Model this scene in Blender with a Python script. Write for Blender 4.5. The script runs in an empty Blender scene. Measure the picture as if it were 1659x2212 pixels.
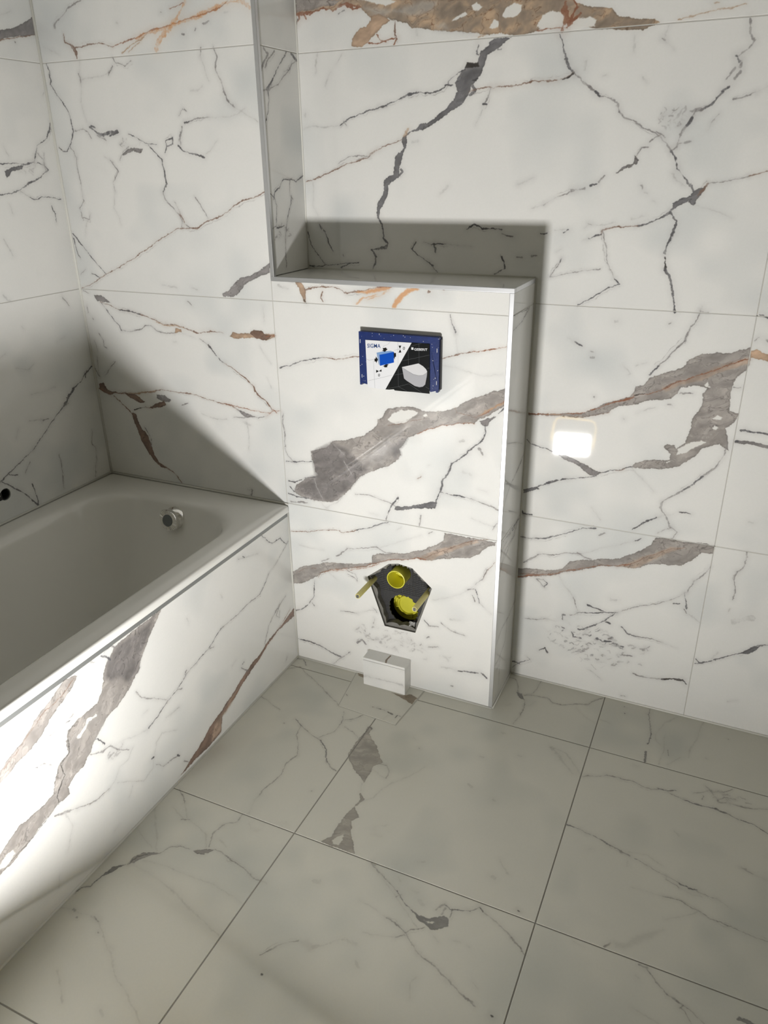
import bpy, bmesh, math, random
import numpy as np
from mathutils import Vector, Matrix
from mathutils.geometry import tessellate_polygon

random.seed(7)
SC = bpy.context.scene
COL = SC.collection

# ------------------------------------------------------------------ camera
CAM = Vector((1.1706, -2.0027, 1.4884))
F_PX = 1651.3
pitch, yaw, roll = (math.radians(v) for v in (-24.3116, -25.0573, -0.8811))
fw = Vector((math.sin(yaw)*math.cos(pitch), math.cos(yaw)*math.cos(pitch), math.sin(pitch)))
rt = fw.cross(Vector((0, 0, 1))).normalized()
up = rt.cross(fw)
rt, up = rt*math.cos(roll) + up*math.sin(roll), up*math.cos(roll) - rt*math.sin(roll)
cd = bpy.data.cameras.new('camera')
cd.sensor_fit = 'VERTICAL'
cd.sensor_height = 36.0
cd.lens = F_PX/2212*36.0
cd.clip_start = 0.02
cam = bpy.data.objects.new('camera', cd)
COL.objects.link(cam)
M = Matrix((rt, up, -fw)).transposed().to_4x4()
M.translation = CAM
cam.matrix_world = M
SC.camera = cam

# ------------------------------------------------------------------ light set-up
world = bpy.data.worlds.new('world')
SC.world = world
world.use_nodes = True
world.node_tree.nodes['Background'].inputs[0].default_value = (0.8, 0.85, 0.9, 1)
world.node_tree.nodes['Background'].inputs[1].default_value = 0.05
LAMP_POS = Vector((0.49, -1.70, 0.20))     # LED work light standing on the floor
LAMP_TILT = math.radians(69)
LAMP_YAW = math.radians(10)
LAMP_POWER = 560.0
LAMP_COLOUR = (1.0, 0.982, 0.952)
SC.view_settings.view_transform = 'Standard'
SC.view_settings.look = 'None'
SC.view_settings.exposure = 0.0
SC.view_settings.gamma = 1.0
SC.view_settings.use_curve_mapping = False
SC.cycles.max_bounces = 12
SC.cycles.diffuse_bounces = 8
SC.cycles.glossy_bounces = 6
SC.cycles.use_denoising = True
SC.cycles.sample_clamp_indirect = 4.0
SC.cycles.caustics_reflective = True

# ------------------------------------------------------------------ key dimensions (metres)
D = 0.1945            # depth of the boxed-out wall in front of the back wall
XB = 0.673            # right side of the low boxing
XL = -0.693           # left wall
XN = 0.006            # niche side face
H = 1.2235            # top of the low boxing
J0, J1, J2, J3 = 0.56, 1.16, 1.76, 2.36      # wall tile joints
FA, FB = 0.3725, 0.9735                      # floor joints across
G1, G2, G3, G4 = -0.2470, -0.8438, -1.4435, -2.0435
ROOM_R, ROOM_B, ROOM_T = 2.0, -3.1, 2.5
BATH_Z = 0.556
T = 0.008             # tile thickness
GR = 0.0022           # wall joint width

# ------------------------------------------------------------------ helpers
def new_obj(name, me, parent=None, mat=None, **props):
    o = bpy.data.objects.new(name, me)
    COL.objects.link(o)
    if parent is not None:
        o.parent = parent
    if mat is not None and me is not None:
        me.materials.append(mat)
    for k, v in props.items():
        o[k] = v
    return o

def empty(name, loc, label=None, cat=None, group=None, kind=None):
    o = bpy.data.objects.new(name, None)
    COL.objects.link(o)
    o.location = loc
    o.empty_display_size = 0.05
    if label: o['label'] = label
    if cat: o['category'] = cat
    if group: o['group'] = group
    if kind: o['kind'] = kind
    return o

def tag(o, label=None, cat=None, group=None, kind=None):
    if label: o['label'] = label
    if cat: o['category'] = cat
    if group: o['group'] = group
    if kind: o['kind'] = kind
    return o

def local(o):
    """origin of the thing a part belongs to (parts are built in world coordinates and shifted)"""
    p = Vector((0, 0, 0))
    while o is not None:
        p += o.location
        o = o.parent
    return p

def finish(bm, name, parent=None, mat=None, smooth=False, bevel=0.0, seg=2, label=None):
    off = local(parent) if parent is not None else Vector((0, 0, 0))
    if bevel > 0:
        bmesh.ops.bevel(bm, geom=[e for e in bm.edges], offset=bevel, segments=seg, profile=0.5, affect='EDGES', clamp_overlap=True)
    bmesh.ops.recalc_face_normals(bm, faces=bm.faces)
    if off.length > 0:
        bmesh.ops.translate(bm, verts=bm.verts, vec=-off)
    me = bpy.data.meshes.new(name)
    bm.to_mesh(me)
    bm.free()
    if smooth:
        for p in me.polygons:
            p.use_smooth = True
    o = new_obj(name, me, parent, mat)
    if label: o['label'] = label
    return o

def bm_box(bm, x0, x1, y0, y1, z0, z1):
    vs = [bm.verts.new(p) for p in ((x0, y0, z0), (x1, y0, z0), (x1, y1, z0), (x0, y1, z0), (x0, y0, z1), (x1, y0, z1), (x1, y1, z1), (x0, y1, z1))]
    for f in ((0, 3, 2, 1), (4, 5, 6, 7), (0, 1, 5, 4), (1, 2, 6, 5), (2, 3, 7, 6), (3, 0, 4, 7)):
        bm.faces.new([vs[i] for i in f])
    return vs

def box(name, x0, x1, y0, y1, z0, z1, parent=None, mat=None, bevel=0.0, label=None, kind=None):
    bm = bmesh.new()
    bm_box(bm, x0, x1, y0, y1, z0, z1)
    o = finish(bm, name, parent, mat, bevel=bevel, label=label)
    if kind: o['kind'] = kind
    return o

def frame_of(axis):
    axis = Vector(axis).normalized()
    a = axis.orthogonal().normalized()
    return axis, a, axis.cross(a)

def bm_lathe(bm, profile, origin, axis, n=48, cap=True):
    """profile: list of (radius, height along axis)"""
    ax, a, b = frame_of(axis)
    origin = Vector(origin)
    rings = []
    for r, h in profile:
        if r < 1e-6:
            rings.append([bm.verts.new(origin + ax*h)])
        else:
            rings.append([bm.verts.new(origin + ax*h + a*(r*math.cos(2*math.pi*i/n)) + b*(r*math.sin(2*math.pi*i/n))) for i in range(n)])
    for k in range(len(rings)-1):
        p, q = rings[k], rings[k+1]
        for i in range(n):
            j = (i+1) % n
            if len(p) == 1 and len(q) == 1: continue
            if len(p) == 1: bm.faces.new((p[0], q[j], q[i]))
            elif len(q) == 1: bm.faces.new((p[i], p[j], q[0]))
            else: bm.faces.new((p[i], p[j], q[j], q[i]))
    return rings

def lathe(name, profile, origin, axis, parent=None, mat=None, n=48, smooth=True, label=None):
    bm = bmesh.new()
    bm_lathe(bm, profile, origin, axis, n)
    o = finish(bm, name, parent, mat, label=label)
    if smooth:
        for p in o.data.polygons: p.use_smooth = True
        m = o.modifiers.new('edges', 'EDGE_SPLIT'); m.split_angle = math.radians(38)
    return o

def tube_path(name, pts, r, parent=None, mat=None, n=12, label=None):
    bm = bmesh.new()
    pts = [Vector(p) for p in pts]
    prev = None
    rings = []
    a = None
    for i, p in enumerate(pts):
        t = (pts[min(i+1, len(pts)-1)] - pts[max(i-1, 0)]).normalized()
        if a is None: a = t.orthogonal().normalized()
        a = (a - t*a.dot(t)).normalized()
        b = t.cross(a)
        rings.append([bm.verts.new(p + a*r*math.cos(2*math.pi*k/n) + b*r*math.sin(2*math.pi*k/n)) for k in range(n)])
    for u, v in zip(rings, rings[1:]):
        for k in range(n):
            bm.faces.new((u[k], u[(k+1) % n], v[(k+1) % n], v[k]))
    bm.faces.new(rings[0]); bm.faces.new(rings[-1])
    return finish(bm, name, parent, mat, smooth=True, label=label)

def prism(bm, outline, y0, y1, holes=(), axis='Y'):
    """outline and holes in two coordinates, extruded between y0 and y1 along the third"""
    def P(a, b, c):
        return (a, c, b) if axis == 'Y' else ((c, a, b) if axis == 'X' else (a, b, c))
    loops = [outline] + list(holes)
    tris = tessellate_polygon([[Vector((a, b, 0)) for a, b in lp] for lp in loops])
    flat = [p for lp in loops for p in lp]
    f0 = [bm.verts.new(P(a, b, y0)) for a, b in flat]
    f1 = [bm.verts.new(P(a, b, y1)) for a, b in flat]
    for t in tris:
        bm.faces.new([f0[i] for i in t])
        bm.faces.new([f1[i] for i in reversed(t)])
    k = 0
    for lp in loops:
        n = len(lp)
        for i in range(n):
            j = (i+1) % n
            bm.faces.new((f0[k+i], f0[k+j], f1[k+j], f1[k+i]))
        k += n

# ------------------------------------------------------------------ marble print: veins as polylines and patches in millimetres on each surface
VEINS = {
    'F': '''Lm4 -518 1892 -566 1878 -581 1867 -607 1856 -623 1843 -622 1837
Lb3 -595 1824 -597 1805 -576 1796 -565 1788 -515 1794 -477 1795 -435 1784
Lr3 -435 1784 -391 1791 -340 1801 -306 1810 -256 1816 -198 1824 -141 1832 -85 1845 -63 1853
Lo9 -353 1797 -316 1805 -256 1813 -169 1827 -112 1842 -74 1851 -32 1850 -5 1835
Lb9 -576 1796 -564 1778 -564 1765
Lt3 -405 1766 -368 1784 -329 1796 -316 1807
Lt2.5 -383 1767 -343 1787
Lo12 -293 1767 -284 1787 -257 1805 -219 1829 -199 1851 -186 1865
Lr3 -238 1852 -215 1856 -192 1862
Lm4 -144 1812 -124 1816
Lm6 -207 1795 -202 1794
Lm3 -268 1846 -264 1846
Lm3 -170 1801 -167 1804
Ll6 -79 1831 -68 1832
Ll4 -407 1832 -413 1834
Ll4 -679 1798 -624 1777
Lg3 -676 1759 -667 1738 -672 1708 -660 1689 -636 1661 -622 1634 -617 1601 -616 1590 -633 1560 -652 1542 -666 1542 -681 1552
Lg5 -670 1730 -668 1716 -672 1708
Lm3 -638 1555 -624 1541 -624 1527
Ll2.5 -555 1762 -559 1728 -560 1711 -572 1659 -568 1636 -563 1613
Lm4 -563 1729 -561 1711
Ll4 -559 1715 -519 1718 -480 1720 -453 1729 -445 1737
Lm2.5 -440 1760 -433 1747 -401 1739 -381 1748
Lm3 -461 1719 -453 1729 -444 1739
Lm4 -156 1763 -161 1743
Ll3 -161 1743 -151 1719 -140 1692
Lm3.5 -120 1760 -111 1744 -118 1717 -104 1688 -97 1660 -88 1643 -70 1630
Lm6 -99 1662 -88 1643 -75 1634
Ll2.5 -70 1630 -41 1613 -5 1595
Ll4 -197 1672 -174 1671 -162 1681
Lm2.5 -247 1616 -232 1632 -222 1625
Lm3 -231 1599 -195 1606 -154 1609
Ll3 -154 1609 -92 1607 -63 1613 -40 1625
Lg4 -231 1599 -216 1601
Lm2.5 -242 1590 -252 1547
Lm4 -609 1590 -580 1596 -565 1588 -558 1574
Lg7 -553 1599 -529 1584 -511 1578 -483 1583 -457 1585
Lg5 -549 1602 -536 1599
Lm4 -531 1578 -506 1568 -501 1564
Lg4 -485 1575 -457 1585
Lg3 -420 1578 -396 1570 -367 1556 -330 1551
Lm3 -465 1515 -447 1537 -426 1546
Pm0 -460 1524 -441 1537 -407 1546 -379 1541 -390 1531 -415 1538 -449 1526
Cm3 -425 1551 38 16 14
Lg4 -358 1551 -340 1531 -321 1513
Lg5 -321 1513 -316 1485 -312 1453 -328 1435
Lm3.5 -328 1435 -325 1416 -306 1397 -284 1376 -268 1353 -251 1341
Lg3 -298 1561 -275 1567 -276 1550 -297 1548 -298 1561
Lg3 -297 1548 -306 1530
Lg4 -260 1547 -241 1533 -206 1526 -178 1516
Ll2.5 -516 1525 -492 1511 -477 1487
Lm2.5 -498 1515 -477 1487 -499 1459 -498 1435
Ll2.5 -498 1435 -510 1391 -495 1367 -492 1347
Lm2.5 -621 1527 -625 1493 -621 1464 -623 1445 -620 1411 -639 1391 -634 1365 -610 1361 -603 1376
Ll2 -614 1361 -630 1335 -635 1317
Lm2 -221 1423 -201 1393 -183 1366
Lm2.5 -292 1407 -279 1383 -274 1355 -277 1341
Lb5 -281 1376 -267 1360 -265 1353
Lb2.5 -685 1162 -642 1175 -604 1195 -580 1207 -522 1230 -469 1255 -417 1279 -373 1305 -323 1327 -296 1339 -252 1339 -226 1342 -181 1361 -143 1375 -105 1396 -68 1414 -33 1422 -1 1434
Lg3 -684 1321 -658 1293 -624 1253 -580 1209
Lg2.5 -684 1308 -680 1261 -672 1251
Lg3 -634 1207 -604 1196
Lm2 -679 1203 -658 1217
Lm3 -247 1577 -253 1556
Ll2 -132 1557 -152 1536 -171 1523
Ll4 -373 1186 -321 1179
Ll3 -268 1183 -249 1179
Pm0 -165 1168 -142 1179 -122 1200 -96 1216 -65 1222 -27 1242 1 1258 -1 1234 -42 1218 -79 1202 -106 1176 -126 1162 -160 1162
Lm2.5 -683 1155 -659 1147
Pm0 -641 1143 -615 1144 -592 1134 -579 1126 -616 1125 -630 1127
Lb3.5 -620 1125 -588 1118 -554 1105 -512 1105 -457 1093 -411 1082 -378 1071
Lg4 -548 1104 -512 1105 -471 1096
Lb4.5 -378 1071 -344 1073 -305 1065 -267 1057 -220 1062
Lb2.5 -220 1062 -175 1061
Lt5 -412 1078 -372 1068 -338 1070 -312 1065
Lg3.5 -613 1120 -593 1093 -576 1072 -557 1057 -553 1043
Lm2.5 -553 1043 -517 1042 -480 1048 -456 1062 -435 1065 -416 1050 -383 1045 -348 1050
Ll2.5 -348 1050 -308 1049 -276 1041
Pt0 -342 1063 -322 1062 -321 1051 -348 1048
Pt0 -154 1055 -143 1068 -118 1064 -81 1066 -74 1073 -43 1075 -38 1068 1 1071 1 1063 -40 1050 -58 1054 -95 1053 -139 1049
Pb0 -81 1067 -68 1076 -40 1074 -32 1066 -8 1066 -40 1049 -61 1052 -75 1060
Lr3 -32 1062 1 1067
Lm3 -259 1039 -232 1022
Lg4 -232 1022 -209 997 -192 980 -180 973
Lb3 -180 973 -143 952 -113 935 -87 913
Lb5 -87 913 -82 900 -73 890
Lb3 -73 890 -49 876 -35 859 -30 848
Pb0 -682 864 -660 870 -652 851 -639 842 -608 844 -641 831 -663 834 -684 845
Lr2.5 -684 848 -662 841 -640 834
Lb4.5 -647 839 -601 840 -532 846 -471 859 -426 869
Lb3 -426 869 -370 867 -300 868 -254 858 -208 851 -175 849 -150 835
Lt5 -563 842 -501 852 -456 864
Lm3 -150 835 -112 825 -80 820 -47 829
Lr2.5 -47 829 -30 845 -2 849
Lr2 -201 852 -142 844 -91 841 -34 839
Lr3 -27 851 -15 842
Pm0 -150 837 -111 830 -86 822 -119 817 -138 825
Pb0 -578 841 -533 843 -516 832 -499 822 -523 817 -558 828
Pm0 -451 851 -418 852 -395 839 -404 830 -432 834 -452 841
Ld3 -550 789 -534 796 -502 807
Lb3 -502 807 -488 804 -457 812
Pb0 -488 804 -456 821 -425 834 -418 822 -443 810 -474 803
Lb6 -626 830 -593 803 -564 779 -551 765
Pb0 -560 779 -545 778 -541 757 -531 730 -509 708 -500 672 -490 641 -479 621 -448 604 -470 605 -497 624 -522 656 -542 691 -551 728 -560 758
Lb4 -476 618 -434 599 -410 583 -398 565
Lm2.5 -515 735 -498 703 -503 678
Lm3 -648 1028 -634 1006 -634 989 -624 984
Lm2.5 -672 1003 -665 969
Lm2.5 -669 951 -674 909 -672 886
Lm2.5 -599 942 -631 913 -651 894
Lg4 -690 917 -675 888
Ll4 -31 1141 -32 1101
Ll2 -53 1033 -21 984
Ll2 -37 945 -24 914
Ll3 -121 804 -117 776 -124 711
Ll6 -134 802 -109 794
Ll5 -281 808 -228 797 -194 801
Lm3 -166 810 -119 818
Lm5 -125 584 -129 565
Ll3 -141 581 -125 584
Lm4 -354 829 -332 837
Lm4 -287 1142 -275 1133
Ll3 -359 1021 -348 1024
Lm3 -675 1111 -677 1088
Lm5 -661 1072 -659 1070
Pt0 75 1213 92 1214 103 1199 104 1182 106 1159 100 1159 90 1182 85 1196
Ld3 100 1168 106 1159
Ll3 58 1212 78 1207
Lb3.5 102 1194 128 1200 161 1203 188 1205 210 1199 228 1192
Lb3 228 1192 263 1197 295 1205 321 1213 346 1213
Po0 252 1195 295 1204 326 1213 358 1215 346 1205 315 1199 274 1194
Lr3 316 1211 357 1214
Lo4 289 1180 315 1190 346 1203
Lo5 257 1167 273 1181 315 1195
Lb3.5 158 1190 151 1175 156 1166
Po0 356 1160 361 1179 379 1198 397 1210 422 1213 431 1209 407 1202 387 1187 371 1170 366 1161
Lb9 457 1206 460 1205
Ll5 20 1200 54 1194
Lb3 495 1212 497 1212
Lg3 6 977 44 985 81 1000 116 1011 151 1018
Lb3 151 1018 185 1016 213 1020 247 1027 261 1027
Lb2.5 490 1042 512 1051 542 1060 575 1067
Lr2.5 575 1067 613 1073 636 1079 661 1086
Lm2 514 1154 520 1127 528 1110
Ll2 528 1110 529 1087 537 1060
Lg3 519 1132 529 1112
Ll2 493 1024 528 1022 567 1016 606 1010 653 1017
Lg4 669 937 649 915
PM0 667 985 632 973 608 961 579 948 555 934 531 919 500 906 470 901 449 901 428 905 401 907 369 901 342 894 331 884 325 870 309 860 308 845 286 826 268 810 233 798 198 785 168 780 150 759 119 750 94 741 96 715 104 702 103 679 114 669 83 655 56 637 36 622 28 602 53 589 97 584 128 586 159 588 191 611 216 639 235 665 253 682 294 708 334 725 357 744 379 766 374 784 390 802 401 820 428 836 460 850 501 866 542 875 587 883 596 894 625 908 653 930 669 944
PD0 97 738 168 776 215 760 237 738 260 719 283 709 247 681 210 638 160 593 97 587 32 609 102 667 99 716
PD0 352 781 374 805 400 817 390 802 375 784 378 768 360 753
PW0 339 864 353 881 380 895 412 899 428 895 412 878 385 859 358 856
PW0 441 889 454 893 458 888 446 883
Lr2 428 836 460 850 501 867 547 878 587 884
Lr2.5 591 901 620 917 648 939 666 951
Lt5 601 910 629 926 662 945
Lb1.5 342 849 385 859 423 874 449 879
Lb1.5 531 919 538 905 591 901
Ll2 101 655 106 633 120 606 129 589
Ll2 202 727 224 686
Ll1.5 168 773 202 744
Ll2 312 743 334 725
Ll3 116 587 128 571 143 563
Lg4 615 882 616 862 608 841 589 819 569 801
Lg4 569 801 544 779 524 763 517 736 504 712 499 685
Lg5 499 685 489 661 481 632
Pm0 599 892 642 907 628 896 619 880 609 881
Pg0 358 597 361 609 396 617 435 630 467 644 487 641 481 625 451 622 418 615 384 603
Lg3 499 676 532 672 563 673 589 670
Lm3 589 670 620 664 659 653
Lm2.5 234 627 281 632 316 624 344 617 359 611
Lg4 370 641 350 612 341 591 332 572 332 560
Lm6 604 816 612 801
Lm3 440 597 435 562
Ll3 586 614 618 606 659 600
Lm2 661 614 649 590
Ll4 134 566 172 588 197 618
Lg4 11 633 37 634 70 651 102 661
Lg4 8 593 40 586 78 587
Lg4 13 618 28 602
Lm5 13 567 71 572
Lm2.5 6 844 6 813 7 780 6 734 17 713 32 700
Lg2.5 10 694 48 701 95 709
Lg4 32 699 42 699
Lb2 429 703 440 713
Ll2 461 749 466 752
Ll8 548 828 558 832
Ll8 561 742 582 740
Ll3 280 574 303 572
Ll4 604 701 629 698
Lb2.5 5 466 65 475 110 488 155 499 174 500 183 494 211 501 236 512
Lg3.5 236 512 266 523 290 535 314 548 338 556
Ll3 378 547 367 536
Ll2 32 422 81 421 120 423
Lm5 164 411 183 428 203 444
Lm2.5 203 444 246 454 301 468
Ll2 301 468 337 483 395 512 441 533
Lm3 463 543 474 551
Lm3 301 468 319 458 348 458
Lm3 111 381 138 397
PM0 0 281 4 325 37 348 77 364 130 382 182 391 238 401 282 414 285 439 307 450 348 458 389 468 430 481 458 498 486 515 508 534 510 555 561 556 615 555 659 556 657 546 636 537 616 513 590 491 552 485 514 475 475 460 430 456 384 444 336 431 300 414 257 393 206 376 149 360 109 338 81 316 40 290
PT0 430 457 469 489 513 512 562 533 604 550 610 545 562 522 514 492 475 461
Lr3 112 342 149 360 207 378 257 396 300 417 336 434 389 447 430 458 453 461
Lr2 149 357 213 374 263 392 306 414
Lb2 453 467 486 486 519 507 557 529 594 548 635 559
Lb2 95 322 109 340 142 359
Lb1.5 15 321 50 345 90 351
Lm3 200 368 225 364 233 340 221 350 200 358
Ll3 138 345 160 330
Lg4 81 306 77 252 51 212 26 188 5 179
Lm6 69 223 75 214
Lm3 171 217 201 224 227 224
Ll3 227 224 265 243 297 251
Lm4 287 219 283 201
Lm3 284 255 297 244
Lb2 659 493 639 463 627 434
Lm3 639 466 627 434 609 412
Ll3 609 412 588 389 556 367 517 348 477 330
Lg3 607 394 620 354
Ll3 620 354 656 327
Lm4 583 388 602 394
Lm5 600 374 606 357
Cm4 333 164 122 41 60
Cl5 395 143 149 34 30
Lm5 223 114 243 130 256 116
Lg4 1 72 46 73 87 67
Lg4 87 67 134 51 161 44
Lm3 195 71 168 46 139 13 132 7
Lg3 451 257 466 241
Lm4 466 238 496 242
Lm2.5 507 258 536 240 582 233
Lm4 458 194 467 199
Lg5 557 105 603 112 626 116
Lg5 635 118 652 106
Ll4 510 101 545 108
Lm4 467 163 497 171
Ll8 535 278 564 285
Lm5 541 43 544 42''',
    'L': '''Pm0 -316 1826 -270 1835 -231 1850 -199 1867 -189 1857 -193 1827 -232 1820 -282 1813 -324 1798
Lb3 -324 1798 -283 1810 -232 1820 -196 1827
Lg3.5 -200 1617 -204 1599 -221 1575 -262 1556 -274 1532 -285 1514 -318 1509 -362 1509 -400 1509
Lg5 -275 1528 -285 1514 -306 1509
Pg0 -390 1491 -364 1500 -319 1507 -334 1495 -366 1491 -386 1473
Lg4 -285 1514 -249 1504 -238 1492 -284 1469 -340 1449 -375 1436 -421 1433
Lm4 -249 1504 -246 1490
Cm3 -323 1493 32 7 8
Lg2.5 -349 1440 -304 1417 -276 1423 -209 1416
Lm2.5 -267 1537 -248 1518 -249 1504
Lm2 -242 1537 -248 1507
Lg3 -248 1398 -245 1383 -240 1377 -242 1355
Ll4 -375 1550 -366 1527
Ll5 -435 1322 -416 1277
Ll3 -394 1409 -388 1385
Ll3 -205 1690 -210 1681
Ll3 -305 1857 -267 1872
Lm4 -273 1803 -270 1801
Lg4 -193 925 -227 909 -256 886 -290 871
Lg9 -290 871 -309 856 -323 845
Lg5 -315 848 -343 826
Lg3.5 -343 826 -382 802 -434 765 -484 734
Lg3 -484 734 -537 712 -582 693 -622 676
Lg3 -226 915 -235 893
Lm3 -343 826 -322 833
Lg2.5 -583 689 -556 677
Lg2.5 -612 676 -586 654 -570 637
Lg4 -570 637 -559 627 -533 598 -518 574 -504 558
Lg3.5 -517 634 -508 613 -505 581 -510 562
Lm2.5 -396 687 -394 631 -403 579
Lm2.5 -247 720 -257 679 -244 662 -252 613 -258 602
Lm3 -258 602 -267 566
Lm2 -502 703 -527 673
Ll3 -482 976 -438 966
Ll3 -422 976 -438 966
Lm6 -428 806 -407 804
Ll6 -476 821 -430 809
Ll3 -321 1021 -289 1031
Ll3 -528 1015 -508 1024
Lm3 -268 1148 -250 1118
Ll4 -473 1180 -464 1166 -453 1162
Ll5 -450 895 -410 890 -359 894
Ll3 -431 1087 -429 1081
Ll4 -519 808 -532 784''',
    'N': '''Lm7 -163 1756 -144 1746 -158 1733 -173 1716 -180 1705
Lm4 -113 1755 -150 1730 -161 1713
Lg5 -56 1757 -91 1727 -116 1705 -140 1683 -160 1665
Lg4 -156 1662 -155 1649 -162 1621 -179 1587 -185 1572
Lm3 -7 1745 -32 1734 -58 1710 -106 1683 -160 1663
Lg6 -34 1757 -7 1745
Lm3 -185 1662 -160 1665
Lm3.5 -181 1660 -183 1620 -180 1579
Lm2.5 -32 1734 -47 1719 -75 1712
Lg3 0 1471 -42 1455 -75 1460 -108 1463 -133 1441 -153 1433 -164 1416
Lg2.5 -180 1429 -159 1420 -148 1397 -160 1348 -179 1342
Lg2.5 -73 1421 -77 1403 -101 1367 -118 1312
Lm2.5 -76 1456 -80 1422 -67 1412
Lm2.5 -118 1312 -122 1240
Lg4 -160 1343 -118 1347
Cm2.5 -135 1327 43 26 20''',
    'B': '''PR0 10 1881 7 1845 51 1846 88 1853 114 1847 151 1860 171 1852 191 1845 216 1824 221 1820 241 1824 271 1816 290 1812 319 1803 329 1792 348 1793 387 1786 434 1779 480 1773 525 1767 592 1761 639 1766 651 1775 682 1780 776 1759 816 1756 871 1750 908 1763 896 1771 853 1775 817 1783 804 1796 756 1804 723 1810 714 1822
Pt0 216 1824 221 1820 205 1807 185 1801 164 1781 160 1764 189 1760 215 1775 240 1793 271 1814 241 1831
PW0 555 1802 563 1817 579 1825 601 1821 598 1807 581 1796 561 1796
PW0 636 1775 649 1796 670 1803 691 1800 700 1789 693 1770 656 1769
PW0 525 1780 535 1796 546 1791 547 1779 529 1776
PW0 428 1802 440 1810 465 1816 472 1808 451 1804 433 1800
PW0 476 1828 491 1832 507 1823 496 1815 483 1818
Pl0 290 1831 324 1842 367 1848 395 1842 381 1828 339 1820 310 1824
PW0 172 1868 271 1859 291 1850 261 1845 237 1849
Pl0 201 1846 251 1840 286 1832 261 1826 221 1833
Pl0 391 1797 415 1799 419 1788 396 1790
PW0 711 1777 729 1785 757 1784 772 1776 769 1764 739 1763 715 1763
PM0 10 1881 8 1851 51 1852 89 1859 115 1855 141 1866
Lr9 7 1846 51 1846 88 1853 114 1847 151 1860 181 1850
Lr5 151 1856 171 1846 191 1847
Lr5 14 1847 17 1837 9 1825
Ld4 13 1837 9 1825
Lr3 29 1844 34 1834
Lr12 699 1822 697 1799 702 1785 694 1763
Lr7 716 1820 725 1804 704 1767 732 1793
Lr3 639 1768 683 1769 706 1767
Lr3 210 1768 240 1766 270 1777 290 1776 280 1763
Lb4 285 1813 283 1786 290 1774
Lr2.5 235 1786 245 1775 260 1770
Lm4 130 1838 145 1845
Ll10 341 1788 341 1780
Lt6 516 1768 498 1764
Ll3 387 1786 434 1779 480 1772
Lt4 1014 1788 1019 1789
Lt2.5 941 1764 988 1772 1027 1777 1075 1783
Pg0 579 1757 562 1745 545 1736 523 1725 514 1706 506 1684 484 1662 480 1642 461 1623 433 1610 409 1597 384 1583 360 1574 329 1570 314 1560 314 1537 304 1520 301 1503 293 1486 293 1464 274 1450 261 1442 261 1424 247 1396 236 1382 232 1361 226 1368 225 1387 233 1405 247 1428 248 1455 261 1464 277 1468 280 1490 283 1512 296 1525 306 1533 299 1546 304 1559 324 1571 345 1578 350 1585 370 1588 394 1602 418 1617 440 1634 449 1652 443 1668 455 1687 464 1702 470 1713 498 1709 504 1726 500 1730 511 1737 526 1749 537 1758
Pd0 466 1703 470 1715 500 1711 503 1703 482 1702
Lg6 499 1745 495 1730 500 1726
Lg5 486 1662 496 1653 484 1644
Lg5 296 1481 302 1477 293 1468
Lg6 547 1736 556 1737
Lt5 306 1559 319 1575
Lg7 233 1364 243 1345 245 1308
Lg6 245 1308 259 1298 251 1286 225 1283 209 1280 222 1264
Lg5 222 1264 219 1244 212 1228
Lg3 466 1699 450 1691 431 1676 413 1661 379 1652 339 1653 314 1650 284 1639 243 1628 206 1619 146 1602 124 1589
Lg5 339 1653 319 1651
Lg5 258 1631 237 1627
Ll2.5 124 1589 96 1586 46 1590 12 1584
Lg4 439 1666 417 1668
Lm2 136 1600 143 1589
Lb3 299 1550 257 1538 230 1526 203 1511 165 1503 126 1490 91 1479 62 1468 12 1452
Lb4 230 1528 209 1518
Lm2 209 1513 176 1516 149 1514 115 1497
Ll3 136 1752 117 1729
Ll4 103 1713 85 1681
Ll4 64 1757 56 1712
Ll3 35 1452 33 1419 29 1390 45 1367
Ll6 20 1619 19 1613
Lb2 479 1650 498 1654 530 1658
Lb3.5 530 1658 553 1659 584 1658 620 1662 639 1665 691 1664
Lb6 548 1659 557 1659
Lm3 532 1656 529 1636 520 1621
Ll3 516 1609 498 1578
Lg6 518 1622 525 1622
Ll5 407 1421 429 1441
Ll8 329 1545 345 1547
Ll5 615 1444 651 1459
Lg3 50 1342 66 1323 76 1294 87 1272
Lg5 50 1342 55 1330
Lg2.5 10 1322 17 1288 39 1263 62 1234
Lg3 7 1232 55 1231 103 1240 150 1242 168 1247
Lg4 13 1231 25 1228
Lg5 115 1231 139 1242
Lg2.5 343 1305 330 1286 351 1268 383 1250 405 1228
Lg5 375 1254 392 1243
Lm2 364 1305 393 1299 425 1300
Lg6 393 1299 397 1279
Lg3 385 1300 419 1298
Ll2 430 1300 496 1293
Lg4 485 1339 504 1349 525 1340 549 1339 578 1339
Lm4 579 1328 608 1322
Lg3 678 1332 695 1331
Lm5 621 1273 635 1272
Lm5 659 1278 673 1278
Lg3.5 579 1272 587 1252 591 1243 564 1230
Lm4 119 1266 122 1261
Lg4 691 1756 698 1739 704 1717 714 1699
Lg7 709 1706 720 1684 729 1676
Lb2.5 729 1676 713 1667 683 1664 644 1664
Ld4 731 1676 717 1667 704 1665
Lm4 728 1678 751 1660 769 1647 787 1631 816 1624 834 1614 841 1595
Lg6 780 1637 793 1629
Lm3 841 1595 853 1582 874 1576 896 1562 921 1550 935 1540 951 1523 962 1512
Lg6 962 1512 974 1493 981 1474
Lg4.5 981 1474 997 1456 1015 1439 1019 1429
Pg0 1019 1429 1039 1435 1050 1443 1041 1424 1031 1412 1028 1400 1021 1400 1014 1409 1001 1398 990 1392 977 1382 983 1400 999 1412 1016 1418
Lb5 1050 1443 1040 1429 1032 1420
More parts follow.
